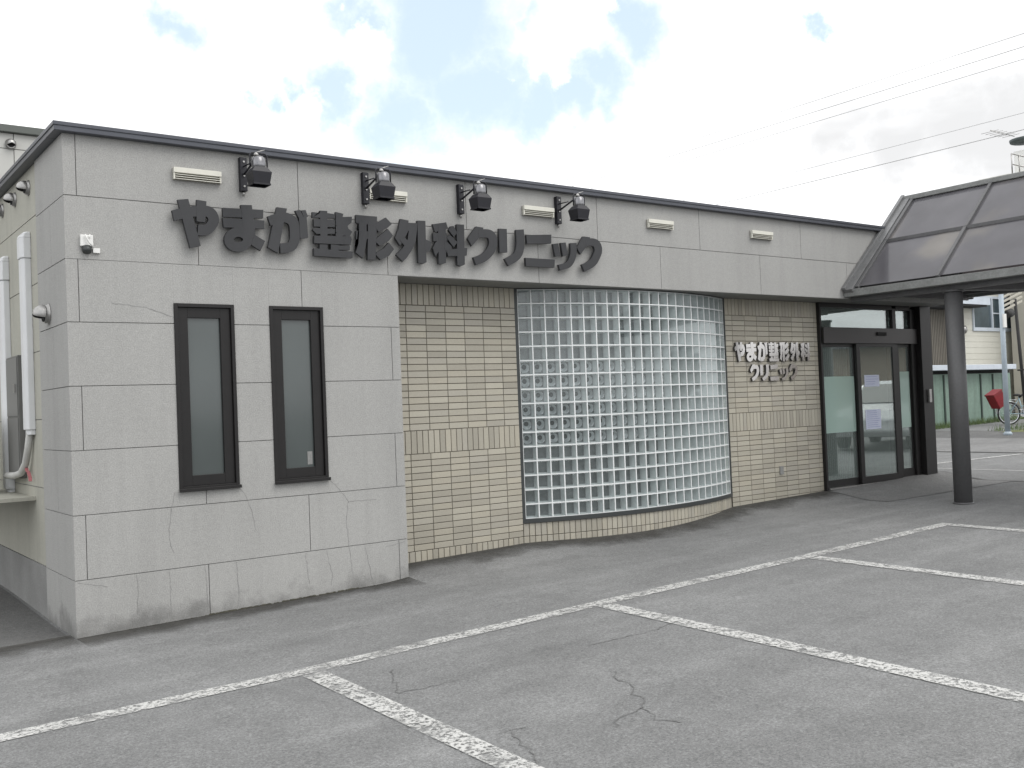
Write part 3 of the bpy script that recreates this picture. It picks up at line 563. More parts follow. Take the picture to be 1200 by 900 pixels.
LINE_Y = -2.19
tag(ground_strip([(-7, -2.12), (-.46, -2.195), (.8, -2.235), (3.3, -2.205), (6, -2.20), (8.47, -2.17)], .15, M['paint'], 'painted_line', .005), kind='structure')
for xa, ya, xb_, yb_ in ((.86, -2.33, .80, -7.6), (3.34, -2.30, 3.16, -7.6), (5.95, -2.30, 5.80, -7.6), (8.40, -2.26, 8.10, -7.6)):
    tag(ground_strip([(xa, ya), (xb_, yb_)], .155, M['paint'], 'painted_line', .0065), kind='structure')
for gc in GROUND_CRACKS:
    P = []
    for (x0, y0), (x1, y1) in zip(gc[:-1], gc[1:]):
        k = max(1, int(math.hypot(x1 - x0, y1 - y0) / .035))
        P += [(x0 + (x1 - x0) * i / k + random.uniform(-.013, .013) + .02 * math.sin(i * .35 + x0 * 7), y0 + (y1 - y0) * i / k + random.uniform(-.013, .013) + .02 * math.cos(i * .3 + x0 * 5)) for i in range(k)]
    P.append(tuple(gc[-1]))
    tag(ground_strip(P, .0065, M['roadcrack'], 'asphalt_crack', .0042, .5), kind='structure')

# side yard of darker asphalt, entrance paving and the street beyond
def ground_patch(pts, mat_, name, lift=.004, nx=14, ny=14):
    """quad of ground given by 4 corners, draped on the terrain"""
    b = MB(); g = []
    for i in range(nx + 1):
        row = []
        for j in range(ny + 1):
            u, v = i / nx, j / ny
            x = (1 - u) * (1 - v) * pts[0][0] + u * (1 - v) * pts[1][0] + u * v * pts[2][0] + (1 - u) * v * pts[3][0]
            y = (1 - u) * (1 - v) * pts[0][1] + u * (1 - v) * pts[1][1] + u * v * pts[2][1] + (1 - u) * v * pts[3][1]
            row.append(b.bm.verts.new((x, y, gz(x, y) + lift)))
        g.append(row)
    for i in range(nx):
        for j in range(ny): b.bm.faces.new((g[i][j], g[i + 1][j], g[i + 1][j + 1], g[i][j + 1]))
    return tag(b.build(name, mat_), kind='structure')


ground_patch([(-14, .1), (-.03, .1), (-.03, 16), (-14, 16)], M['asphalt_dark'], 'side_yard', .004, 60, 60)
ground_patch([(9.86, -.55), (12.66, -.75), (12.66, .43), (9.86, .43)], M['concrete'], 'entrance_paving', .006, 20, 20)
ground_patch([(12.66, -8), (12.74, -8), (12.74, 12), (12.66, 12)], M['asphalt_dark'], 'drain_channel', .005, 2, 60)
ground_patch([(17.4, -30), (21.3, -30), (21.3, 40), (17.4, 40)], M['asphalt_road'], 'road', .005, 8, 60)
ground_patch([(17.36, -30), (17.5, -30), (17.5, 40), (17.36, 40)], M['asphalt_dark'], 'road_gutter', .009, 2, 60)
ground_patch([(21.3, -30), (24.0, -30), (24.0, 40), (21.3, 40)], M['asphalt_dark'], 'pavement', .005, 8, 60)
tag(ground_strip([(13.6, 2.05), (17.2, 1.36)], .12, M['paint'], 'painted_line', .007), kind='structure')
tag(ground_strip([(14.15, 3.2), (14.16, -2.5)], .10, M['paint_faint'], 'painted_line', .006), kind='structure')

# ------------------------------------------------------------------ the clinic
Z7, Z6, Z5, Z4, Z3, Z2, Z1, ZT = .495, .991, 1.489, 1.986, 2.482, 2.973, 3.465, 3.945
PIER, REC, XE = 2.932, .44, 12.48
clinic = empty('clinic_building', (0, 0, 0), 0, 'single storey clinic of grey stone panels with cream tile wall and bowed glass block window', 'building')

# backing walls: solid bodies behind the stone panels
G = .0028   # half a joint
b = MB()
for xa, xb, za, zb in ((.012, .817, -.3, ZT), (.817, 1.323, -.3, 1.118), (.817, 1.323, 2.650, ZT), (1.323, 1.640, -.3, ZT), (1.640, 2.145, -.3, 1.118),
                       (1.640, 2.145, 2.650, ZT), (2.145, PIER - .012, -.3, ZT)):
    b.box(xa, xb, .012, .43, za, zb)              # pier, open at the windows
b.box(PIER - .012, XE, .012, .43, Z2 + .012, ZT)          # fascia beam
b.box(.012, .30, .43, 1.0, -.3, ZT)                       # return on the side
b.build('wall_joints', M['groove'], clinic)

WIN = [(.817, 1.323), (1.640, 2.145)]; WZ0, WZ1 = 1.118, 2.650


def panel(b, x0, x1, z0, z1, y0=0.0, y1=.012, cut=True):
    """one stone panel on the front; split round the window openings"""
    if cut:
        for a, c in WIN:
            if x0 < c and x1 > a and z0 < WZ1 and z1 > WZ0:
                if x0 < a: panel(b, x0, a, z0, z1)
                if x1 > c: panel(b, c, x1, z0, z1)
                if z0 < WZ0: panel(b, max(x0, a), min(x1, c), z0, WZ0, cut=False)
                if z1 > WZ1: panel(b, max(x0, a), min(x1, c), WZ1, z1, cut=False)
                return
    b.box(x0, x1, y0, y1, z0, z1)


b = MB()
odd, even = [.09, 1.95], [1.037, 2.84]
rows = [(-.3, Z7, even), (Z7, Z6, odd), (Z6, Z5, even), (Z5, Z4, odd), (Z4, Z3, even), (Z3, Z2, odd)]
for z0, z1, js in rows:
    e = [0.0] + js + [PIER]
    for i in range(len(e) - 1):
        panel(b, e[i] + (G if i else 0), e[i + 1] - (G if i < len(e) - 2 else 0), z0 + G, z1 - G)
for z0, z1, js in ((Z2, Z1, [1.037, 2.83, 4.63, 6.42, 8.17, 9.97, 11.75]), (Z1, ZT, [.095, 1.95, 3.74, 5.47, 7.09, 9.0, 10.8])):
    e = [0.0] + js + [XE]
    for i in range(len(e) - 1):
        panel(b, e[i] + (G if i else 0), e[i + 1] - (G if i < len(e) - 2 else 0), z0 + (G if z0 != Z2 else 0), z1 - (G if z1 != ZT else 0))
# side return
zz = [-.3, Z7, Z6, Z5, Z4, Z3, Z2, Z1, ZT]
for i in range(8):
    js = [] if i % 2 else [.48]
    e = [.012] + js + [1.0]
    for k in range(len(e) - 1):
        b.box(0, .012, e[k] + (G if k else 0), e[k + 1] - (G if k < len(e) - 2 else 0), zz[i] + G, zz[i + 1] - G)
# pier end inside the recess, and the sliver of soffit
b.box(PIER - .012, PIER, .012, REC, -.3, Z2)
b.build('stone_panels', M['granite'], clinic, bevel=.0015)

b = MB(); b.box(PIER, XE, .012, REC + .02, Z2 - .006, Z2 + .012); b.build('recess_soffit', M['soffit'], clinic)

# settlement cracks in the stone
for line in CRACKS:
    b = MB(); P = []
    for (x0, z0), (x1, z1) in zip(line[:-1], line[1:]):
        k = max(1, int(math.hypot(x1 - x0, z1 - z0) / .03))
        P += [(x0 + (x1 - x0) * i / k + random.uniform(-.005, .005), z0 + (z1 - z0) * i / k + random.uniform(-.004, .004)) for i in range(k)]
    P.append(tuple(line[-1]))
    Q = []
    for i, (x, z) in enumerate(P):
        a = P[max(0, i - 1)]; c = P[min(len(P) - 1, i + 1)]; d = Vector((c[0] - a[0], c[1] - a[1])).normalized(); w = random.uniform(.0012, .0026)
        Q.append(((x - d.y * w, -.0012, z + d.x * w), (x + d.y * w, -.0012, z - d.x * w)))
    for (a, c), (d, e) in zip(Q[:-1], Q[1:]): b.face([a, c, e, d])
    b.build('wall_crack', M['crack'], clinic)

# black moss in the angle of pier and ground
b = MB()
for i in range(520):
    x = random.uniform(.15, PIER); s_ = random.uniform(.003, .013) * (1.4 if 1.0 < x < 2.4 else .7)
    z = gz(x, 0)
    b.hexa([(x - s_ * 1.6, -s_, z - .01), (x + s_ * 1.6, -s_ * .8, z - .01), (x + s_, .005, z - .01), (x - s_, .005, z - .01)],
           [(x - s_, -s_ * .4, z + s_ * .7), (x + s_, -s_ * .3, z + s_ * .5), (x + s_ * .7, .005, z + s_), (x - s_ * .7, .005, z + s_ * .9)])
tag(b.build('moss', M['moss']), 'dark moss and dirt along the foot of the grey stone pier', 'moss', kind='stuff')

# side wall: cream siding over a cement base
b = MB()
zj = [Z7 + .004, 1.16, 1.745, 2.33, 2.915, 3.50, ZT]
for i in range(6): b.box(.014, .05, 1.0, 9.0, zj[i] + (.004 if i else 0), zj[i + 1] - .004)
b.build('siding', M['siding'], clinic)
b = MB(); b.box(.02, .3, 1.0, 9.0, -.3, ZT); b.build('siding_joints', M['groove'], clinic)
b = MB(); b.box(.002, .02, 1.0, 9.0, -.3, Z7); b.build('wall_base', M['basecement'], clinic)

# roof and coping
b = MB(); b.box(.3, XE, .43, 9.0, ZT - .15, ZT - .05); b.build('roof', M['gravel'], clinic)
b = MB()
OV = .068
b.box(-OV, XE + .02, -OV, .20, 3.944, 4.008); b.box(-OV, .20, .20, 9.05, 3.944, 4.008)
b.box(-OV - .008, XE + .02, -OV - .008, -OV + .004, 3.982, 4.014); b.box(-OV - .008, -OV + .004, -OV + .004, 9.05, 3.982, 4.014)
b.build('coping', M['coping'], clinic, bevel=.004)

# ---- tiled wall
TCOL = [(.400, .376, .312), (.378, .354, .296), (.420, .396, .330), (.382, .360, .306), (.352, .330, .276), (.408, .380, .312)]


def tint():
    c = random.choice(TCOL); k = random.uniform(.93, 1.07); return (c[0] * k, c[1] * k, c[2] * k)


GX0, GX1, SAG = 4.66, 7.93, .35
CH = GX1 - GX0; RAD = (CH * CH / 4 + SAG * SAG) / (2 * SAG); GCX = (GX0 + GX1) / 2; GCY = REC - SAG + RAD; ANG = math.asin(CH / 2 / RAD)
GS = 2 * ANG * RAD


def flat(s, off): return (s, REC - off)


def arc(s, off, r_in=0.0):
    th = -ANG + s / RAD; r = RAD + off - r_in
    return (GCX + r * math.sin(th), GCY - r * math.cos(th))


def tile(b, fn, s0, s1, z0, z1, g=.0035):
    s0 += g; s1 -= g; z0 += g; z1 -= g
    if s1 - s0 < .006 or z1 - z0 < .006: return
    c = .0025; F = .006; tn = tint()
    o = [(*fn(s0, 0), z0), (*fn(s1, 0), z0), (*fn(s1, 0), z1), (*fn(s0, 0), z1)]
    m_ = [(*fn(s0, F - c), z0), (*fn(s1, F - c), z0), (*fn(s1, F - c), z1), (*fn(s0, F - c), z1)]
    i_ = [(*fn(s0 + c, F), z0 + c), (*fn(s1 - c, F), z0 + c), (*fn(s1 - c, F), z1 - c), (*fn(s0 + c, F), z1 - c)]
    V_ = [[b.bm.verts.new(p) for p in q] for q in (o, m_, i_)]
    fs = [b.bm.faces.new(V_[2])]
    for A, B in ((V_[0], V_[1]), (V_[1], V_[2])):
        for k in range(4): fs.append(b.bm.faces.new((A[k], A[(k + 1) % 4], B[(k + 1) % 4], B[k])))
    for f in fs:
        for l_ in f.loops: l_[b.cl] = (*tn, 1)


def soldiers(b, fn, s0, s1, z0, z1, p=.0663):
    n_ = max(1, round((s1 - s0) / p)); q = (s1 - s0) / n_
    for i in range(n_): tile(b, fn, s0 + i * q, s0 + (i + 1) * q, z0, z1)


def courses(b, fn, edges, z0, z1, n_):
    q = (z1 - z0) / n_
    for k in range(n_):
        for a, c in zip(edges[:-1], edges[1:]): tile(b, fn, a, c, z0 + k * q, z0 + (k + 1) * q)


def flat_wall(x0, x1, edges, bottom):
    b = MB(color=True)
    soldiers(b, flat, x0, x1, 2.75, Z2 - .006)
    courses(b, flat, edges, 1.49, 2.75, 19)
    soldiers(b, flat, x0, x1, 1.257, 1.49)
    courses(b, flat, edges, .293, 1.257, 15)
    soldiers(b, flat, x0, x1, .06, .293)
    b.build('tile_wall', M['tile'], clinic)
    b = MB(); b.box(x0, x1, REC, REC + .15, -.3, Z2 - .006); b.build('tile_mortar', M['mortar'], clinic)


flat_wall(PIER, 4.622, [PIER, 3.025, 3.26, 3.494, 3.727, 3.961, 4.196, 4.428, 4.622], 0)
flat_wall(7.965, 9.85, [7.965, 8.10, 8.34, 8.58, 8.82, 9.06, 9.30, 9.54, 9.78, 9.85], 0)
b = MB(color=True)
soldiers(b, lambda s, o: arc(s, o - .002), -.03, GS + .03, .293, .432); soldiers(b, lambda s, o: arc(s, o - .002), -.03, GS + .03, .06, .293)
b.build('tile_wall', M['tile'], clinic)


def arc_slab(b, off0, off1, z0, z1, s0=0.0, s1=None, n_=44):
    s1 = GS if s1 is None else s1; prev = None
    for i in range(n_ + 1):
        s = s0 + (s1 - s0) * i / n_; a = arc(s, off1); c = arc(s, off0)
        cur = [b.bm.verts.new((*a, z0)), b.bm.verts.new((*a, z1)), b.bm.verts.new((*c, z1)), b.bm.verts.new((*c, z0))]
        if prev:
            for k in range(4): b.bm.faces.new((prev[k], prev[(k + 1) % 4], cur[(k + 1) % 4], cur[k]))
        else: b.bm.faces.new(cur)
        prev = cur
    b.bm.faces.new(prev[::-1])


b = MB(); arc_slab(b, -.18, -.002, -.3, .432, -.03, GS + .03); b.build('tile_mortar', M['mortar'], clinic)

film_band([(-.002, 0), (PIER, 0)], .42, 'ground_dark_film')
film_band([(-9, .16), (-.1, .16), (-.012, .16)], .62, 'ground_dark_film', .0095)  # dark film over the side yard's front edge, fading towards the parking
film_band([(PIER, REC - .01), (4.62, REC - .01)] + [arc(s_ * GS / 16, .01) for s_ in range(1, 16)] + [(7.97, REC - .01), (9.84, REC - .01)], .50, 'ground_dark_film')

# ---- bowed glass block window
gwin = MB()
BZ0, BZ1, NR, NC = .480, 2.955, 16, 22
arc_slab(gwin, -.10, .022, .434, BZ0 - .001, -.035, GS + .035)
arc_slab(gwin, -.10, .022, BZ1 + .001, Z2 - .007, -.035, GS + .035)
arc_slab(gwin, -.10, .020, BZ0 - .002, BZ1 + .002, -.037, -.002, 2)
arc_slab(gwin, -.10, .020, BZ0 - .002, BZ1 + .002, GS + .002, GS + .037, 2)
glaz = gwin.build('glass_block_window', M['frame_gl'], clinic)
pz = (BZ1 - BZ0) / NR; ps = GS / NC; J = .0068
b = MB()
for k in range(NR + 1):
    zc = BZ0 + k * pz; arc_slab(b, -.045, .008, zc - (J if k else 0), zc + (J if k < NR else 0))
for i in range(NC + 1):
    s = i * ps
    for k in range(NR):
        z0 = BZ0 + k * pz + J + .0005; z1 = BZ0 + (k + 1) * pz - J - .0005
        s0 = s - (J if i else 0); s1 = s + (J if i < NC else 0)
        b.hexa([(*arc(s0, .0072), z0), (*arc(s1, .0072), z0), (*arc(s1, -.045), z0), (*arc(s0, -.045), z0)],
               [(*arc(s0, .0072), z1), (*arc(s1, .0072), z1), (*arc(s1, -.045), z1), (*arc(s0, -.045), z1)])
b.build('joint_grid', M['joint'], glaz)
b = MB()
DP = .085
for i in range(NC):
    for k in range(NR):
        s0 = i * ps + J + .0006; s1 = (i + 1) * ps - J - .0006; z0 = BZ0 + k * pz + J + .0006; z1 = BZ0 + (k + 1) * pz - J - .0006
        r_ = .006; e = .012
        fr_ = [(*arc(s0, .001), z0), (*arc(s1, .001), z0), (*arc(s1, .001), z1), (*arc(s0, .001), z1)]
        bk = [(*arc(s0 + e, -DP), z0 + e), (*arc(s1 - e, -DP), z0 + e), (*arc(s1 - e, -DP), z1 - e), (*arc(s0 + e, -DP), z1 - e)]
        b.mi = 0
        for q in range(4): b.face([fr_[q], fr_[(q + 1) % 4], bk[(q + 1) % 4], bk[q]])
        b.mi = 1; bullseye = 5 <= k <= 10
        if not bullseye: b.face(bk)
        else:
            # dished lens: rings sinking backwards
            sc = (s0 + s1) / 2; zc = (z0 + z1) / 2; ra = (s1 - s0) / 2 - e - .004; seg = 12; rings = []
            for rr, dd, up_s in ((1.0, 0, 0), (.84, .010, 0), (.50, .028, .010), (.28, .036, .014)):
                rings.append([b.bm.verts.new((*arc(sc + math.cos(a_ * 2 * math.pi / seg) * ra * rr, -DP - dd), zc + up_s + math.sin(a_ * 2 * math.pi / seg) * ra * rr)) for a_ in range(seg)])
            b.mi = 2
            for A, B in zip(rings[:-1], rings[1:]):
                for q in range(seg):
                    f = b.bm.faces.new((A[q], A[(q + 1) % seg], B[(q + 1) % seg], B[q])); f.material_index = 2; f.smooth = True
            f = b.bm.faces.new(rings[-1]); f.material_index = 3  # dark centre coloured in, set high: pale crescent below stands for reflected sky
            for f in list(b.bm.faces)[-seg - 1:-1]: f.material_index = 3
            b.mi = 1
            corners = [b.bm.verts.new(p) for p in (bk[2], bk[3], bk[0], bk[1])]
            for q in range(4):
                seg4 = seg // 4; ring = [rings[0][(q * seg4 + j) % seg] for j in range(seg4 + 1)]
                f = b.bm.faces.new([corners[q]] + ring[::-1]); f.material_index = 1
                nx_ = corners[(q + 1) % 4]
                f = b.bm.faces.new([corners[q], ring[-1], nx_]); f.material_index = 1
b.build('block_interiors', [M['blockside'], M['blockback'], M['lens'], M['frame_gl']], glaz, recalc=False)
b = MB()
for i in range(NC):
    for k in range(NR):
        s0 = i * ps + J; s1 = (i + 1) * ps - J; z0 = BZ0 + k * pz + J; z1 = BZ0 + (k + 1) * pz - J; e = .008
        o_ = [(s0, z0), (s1, z0), (s1, z1), (s0, z1)]; n_ = [(s0 + e, z0 + e), (s1 - e, z0 + e), (s1 - e, z1 - e), (s0 + e, z1 - e)]
        O_ = [b.bm.verts.new((*arc(s, .0015), z)) for s, z in o_]; I_ = [b.bm.verts.new((*arc(s, .005), z)) for s, z in n_]
        for q in range(4): b.bm.faces.new((O_[q], O_[(q + 1) % 4], I_[(q + 1) % 4], I_[q]))
        b.bm.faces.new(I_)
b.build('block_faces', M['blockface'], glaz)

# ---- narrow windows in the pier
for a, c in WIN:
    b = MB(); F0 = -.012
    b.box(a, a + .030, F0, .10, WZ0, WZ1); b.box(c - .030, c, F0, .10, WZ0, WZ1)
    b.box(a + .030, c - .030, F0, .10, WZ0, WZ0 + .030); b.box(a + .030, c - .030, F0, .10, WZ1 - .030, WZ1)
    b.box(a - .006, c + .006, F0 - .028, F0, WZ0 - .012, WZ0 + .014)
    w = b.build('window_frame', M['bronze'], clinic, bevel=.002)
    b = MB(); y0, y1 = .012, .06; sw = .085
    b.box(a + .031, a + .031 + sw, y0, y1, WZ0 + .031, WZ1 - .031); b.box(c - .031 - sw, c - .031, y0, y1, WZ0 + .031, WZ1 - .031)
    b.box(a + .031 + sw, c - .031 - sw, y0, y1, WZ0 + .031, WZ0 + .031 + sw); b.box(a + .031 + sw, c - .031 - sw, y0, y1, WZ1 - .031 - sw, WZ1 - .031)
    b.build('sash', M['bronze'], w, bevel=.002)
    b = MB(); b.box(a + .116, c - .116, .035, .045, WZ0 + .116, WZ1 - .116); b.build('pane', M['darkpane'], w)
    if a > 1.5:
        b = MB(); b.box(1.965, 2.012, .031, .0345, 1.255, 1.37); b.build('card', M['basecement'], w)

# ---- entrance: dark aluminium front with a sliding door
DX = [9.85, 9.895, 10.645, 10.75, 11.60, 11.78, 12.07, 12.20, XE]
SILL = gz(10.8, .40)
b = MB(); y0, y1 = .385, .52
b.box(9.85, 9.89, y0, y1, SILL - .05, Z2 - .008)
b.box(12.20, XE, .30, .60, SILL - .2, Z2 - .008)
b.box(11.60, 11.69, y0, y1, SILL, Z2 - .05); b.box(12.07, 12.198, y0, y1, SILL, Z2 - .05)
b.box(9.89, 11.598, y0, y1, 2.90, Z2 - .008); b.box(11.692, 12.068, y0, y1, 2.90, Z2 - .008)
ent = b.build('entrance_frame', M['bronze'], clinic, bevel=.003)
b = MB(); b.box(9.892, 12.19, .355, .383, 2.395, 2.62); hd = b.build('door_header', mat('header_bronze', (.045, .042, .042), .4, metal=.3), ent, bevel=.003)
b = MB(); b.box(11.14, 11.36, .335, .354, 2.51, 2.56); b.build('door_sensor', M['dark'], hd)
b = MB(); b.box(9.89, 12.19, .36, .50, SILL - .01, SILL + .012); b.build('threshold', M['stain'], ent)
b = MB(); b.box(9.89, 11.598, .44, .448, 2.622, 2.898); b.box(11.692, 12.068, .44, .448, 2.622, 2.898); b.build('transom_pane', M['doorglass'], ent)


def leaf(name, x0, x1, y, stile, bot, parent=clinic, top=2.394, gl_mat=M['doorglass']):
    z0 = SILL + .014; b = MB()
    b.box(x0, x0 + stile[0], y, y + .04, z0, top); b.box(x1 - stile[1], x1, y, y + .04, z0, top)
    b.box(x0 + stile[0], x1 - stile[1], y, y + .04, z0, z0 + bot); b.box(x0 + stile[0], x1 - stile[1], y, y + .04, top - .045, top)
    o = b.build(name, M['bronze'], parent, bevel=.002)
    b = MB(); b.box(x0 + stile[0], x1 - stile[1], y + .015, y + .022, z0 + bot, top - .045); b.build('pane', gl_mat, o)
    return o


lf = leaf('fixed_leaf', 9.892, 10.70, .42, (.02, .055), .10)
b = MB(); b.box(9.913, 10.644, .4290, .4335, 1.14, 1.93); b.build('frosted_band', M['filmglass'], lf)
sd = leaf('sliding_door', 10.655, 11.598, .375, (.085, .05), .10)
rf = leaf('side_leaf', 11.692, 12.068, .42, (.085, .03), .14)
b = MB(); b.box(11.778, 12.037, .4290, .4335, 1.14, 1.98); b.build('frosted_band', M['filmglass'], rf)
b = MB(); b.box(12.30, 12.36, .262, .299, 1.50, 1.70); b.build('key_box', M['stain'], ent, bevel=.004)

# entrance hall seen through the glass
b = MB()
b.box(9.6, 12.6, 2.4, 2.5, .2, 2.97); b.box(9.50, 9.60, .60, 2.5, .2, 2.97)
b.build('hall_wall', M['inter'], clinic)
b = MB(); b.box(9.6, 12.6, .605, 2.4, .25, SILL); b.build('hall_floor', M['interfloor'], clinic)
b = MB(); b.box(9.6, 12.6, .605, 2.4, 2.95, 3.0); b.build('hall_ceiling', M['inter'], clinic)
b = MB()
for i in range(17):
    x = 9.93 + i * .044; a_ = .6
    b.obox((x, .50, 1.50), (math.cos(a_), math.sin(a_), 0), (-math.sin(a_), math.cos(a_), 0), (0, 0, 1), .038, .003, 2.2)
for i in range(5):
    x = 10.85 + i * .035 + (i > 1) * .04
    b.obox((x, .72, 1.40), (math.cos(1.1), math.sin(1.1), 0), (-math.sin(1.1), math.cos(1.1), 0), (0, 0, 1), .03, .003, 2.0)
b.build('vertical_blind', M['blind'], clinic)
# closing walls so the building is solid from the other sides
b = MB(); b.box(XE - .1, XE + .005, .60, 9.0, -.3, ZT); b.box(.3, XE - .1, 8.9, 9.0, -.3, ZT); b.build('rear_wall', M['siding'], clinic)

# notices taped to the door
for (x0, x1, z0, z1, lab, nl) in ((10.835, 11.20, 1.77, 1.94, 'small pale blue notice taped high on the sliding glass door', 4),
                                  (10.825, 11.20, 1.155, 1.44, 'pale lilac paper notice with lines of text taped low on the sliding glass door', 9)):
    o = empty('notice', ((x0 + x1) / 2, .3895, z0), 0, lab, 'notice')
    b = MB(); w = (x1 - x0) / 2; b.box(-w, w, -.0012, 0, 0, z1 - z0); b.mi = 1
    for k in range(nl):
        zc = (z1 - z0) * (1 - (k + .8) / (nl + .8)); ln = w * random.uniform(1.1, 1.6)
        x = -w * .8
        while x < -w * .8 + ln:
            d = random.uniform(.006, .02); b.box(x, x + d, -.0022, -.0014, zc, zc + .006); x += d + .006
    b.build('printed_sheet', [M['paper'], M['ink']], o)

# ------------------------------------------------------------------ lettering
def letter_mesh(items, T, depth, name, mats, parent, front_y):
    """items: polygons in wall coordinates; T maps (x, z) to local; each stroke is a closed slab"""
    b = MB(); k = 0
    for it in items:
        yf = front_y - k * .0007; yb = front_y + depth; k += 1
        def slab(poly):
            P = [T(p) for p in poly]
            area = sum(P[i][0] * P[(i + 1) % len(P)][1] - P[(i + 1) % len(P)][0] * P[i][1] for i in range(len(P)))
            if area < 0: P = P[::-1]
            F_ = [b.bm.verts.new((x, yf, z)) for x, z in P]; B_ = [b.bm.verts.new((x, yb, z)) for x, z in P]
            f = b.bm.faces.new(F_[::-1]); f.material_index = 0
            f = b.bm.faces.new(B_); f.material_index = 1
            for i in range(len(P)):
                j = (i + 1) % len(P); f = b.bm.faces.new((F_[i], F_[j], B_[j], B_[i])); f.material_index = 1
        if it[0] == 'P': slab(it[1])
        elif it[0] == 'S':
            A, Bq = it[1], it[2]; n_ = len(A); rg = []
            for i in range(n_):
                pa, pb = T(A[i]), T(Bq[i])
                rg.append([b.bm.verts.new((pa[0], yf, pa[1])), b.bm.verts.new((pb[0], yf, pb[1])), b.bm.verts.new((pb[0], yb, pb[1])), b.bm.verts.new((pa[0], yb, pa[1]))])
            for i in range(n_ - 1):
                for q in range(4):
                    f = b.bm.faces.new((rg[i][q], rg[i][(q + 1) % 4], rg[i + 1][(q + 1) % 4], rg[i + 1][q])); f.material_index = 0 if q == 0 else 1
            for e_ in (rg[0], rg[-1][::-1]):
                f = b.bm.faces.new(e_); f.material_index = 1
        else:
            A, Bq = it[1], it[2]; n_ = len(A)
            for i in range(n_): 
                j = (i + 1) % n_; slab([A[i], A[j], Bq[j], Bq[i]])
    bmesh.ops.triangulate(b.bm, faces=[f for f in b.bm.faces if len(f.verts) > 4])
    bmesh.ops.recalc_face_normals(b.bm, faces=b.bm.faces)
    return b.build(name, mats, parent)


def bbox(items):
    P = [p for it in items for L_ in it[1:] for p in L_]
    return min(p[0] for p in P), max(p[0] for p in P), min(p[1] for p in P), max(p[1] for p in P)


sign = empty('wall_lettering', (2.9, 0, 2.99), 0, 'large raised dark grey Japanese characters in one row on the stone fascia', 'sign')
for key, items in GLYPHS.items():
    cx = bbox(items)
    letter_mesh(items, lambda p: (p[0] - 2.9, p[1] - 2.99), .030, 'letter', [M['letter'], M['letter']], sign, -.070)
b = MB()
for key, items in GLYPHS.items():
    x0, x1, z0, z1 = bbox(items)
    for q in (.3, .7): b.box(x0 + (x1 - x0) * q - .008 - 2.9, x0 + (x1 - x0) * q + .008 - 2.9, -.035, .002, (z0 + z1) / 2 - 2.99, (z0 + z1) / 2 + .016 - 2.99)
b.bm.free()

sign2 = empty('wall_lettering', (8.85, REC, 1.88), 0, 'small polished steel Japanese characters in two rows on the tile wall beside the entrance', 'sign')
def small_row(keys, x0, x1, z0, z1, small=()):
    n_ = len(keys); w = (x1 - x0) / n_
    for i, key in enumerate(keys):
        it = GLYPHS[key]; a, c, d, e = bbox(it); cell0 = x0 + i * w + w * .05; cw = w * .90; ch = z1 - z0
        if key in ('tsu',): ch *= .75
        T = lambda p, a=a, c=c, d=d, e=e, cell0=cell0, cw=cw, ch=ch: (cell0 + (p[0] - a) / (c - a) * cw - 8.85, z0 + (p[1] - d) / (e - d) * ch - 1.88)
        letter_mesh(it, T, .028, 'letter', [M['steel'], M['steelside']], sign2, -.040)
small_row(['ya', 'ma', 'ga', 'sei', 'kei', 'gai', 'ka'], 8.075, 9.635, 2.150, 2.405)
small_row(['ku', 'ri', 'ni', 'tsu', 'ku'], 8.36, 9.35, 1.895, 2.115)

# ------------------------------------------------------------------ louvred vents on the fascia
def make_vent(x0):
    o = empty('wall_vent', (x0, 0, 3.665)); W_, H_ = .40, .095
    b = MB(); b.box(0, W_, -.014, 0, 0, H_); b.build('vent_body', M['ventdark'], o)
    b = MB(); b.box(0, W_, -.05, -.0145, H_ - .040, H_ + .004); b.box(0, .012, -.042, -.0145, 0, H_ - .041); b.box(W_ - .012, W_, -.042, -.0145, 0, H_ - .041)
    b.build('vent_hood', M['vent'], o, bevel=.003)
    b = MB()
    for k in range(3):
        z = .003 + k * .018; b.hexa([(.0125, -.045, z), (W_ - .0125, -.045, z), (W_ - .0125, -.015, z + .008), (.0125, -.015, z + .008)],
                                     [(.0125, -.045, z + .005), (W_ - .0125, -.045, z + .005), (W_ - .0125, -.015, z + .013), (.0125, -.015, z + .013)])
    b.build('slat', M['vent'], o)
    return o


vlab = ['cream louvred vent above the first big character, left of every floodlight', 'cream louvred vent half hidden behind the second floodlight from the left',
        'cream louvred vent just left of the rightmost floodlight', 'lone cream louvred vent above the right half of the glass block window',
        'cream louvred vent nearest to the entrance canopy']
v0 = make_vent(.84)
for i, (x, lab) in enumerate(zip((.84, 2.645, 4.435, 6.215, 7.995), vlab)):
    o = v0 if i == 0 else copy_tree(v0)
    o.location.x = x; tag(o, lab, 'vent', 'cream vents along the fascia')


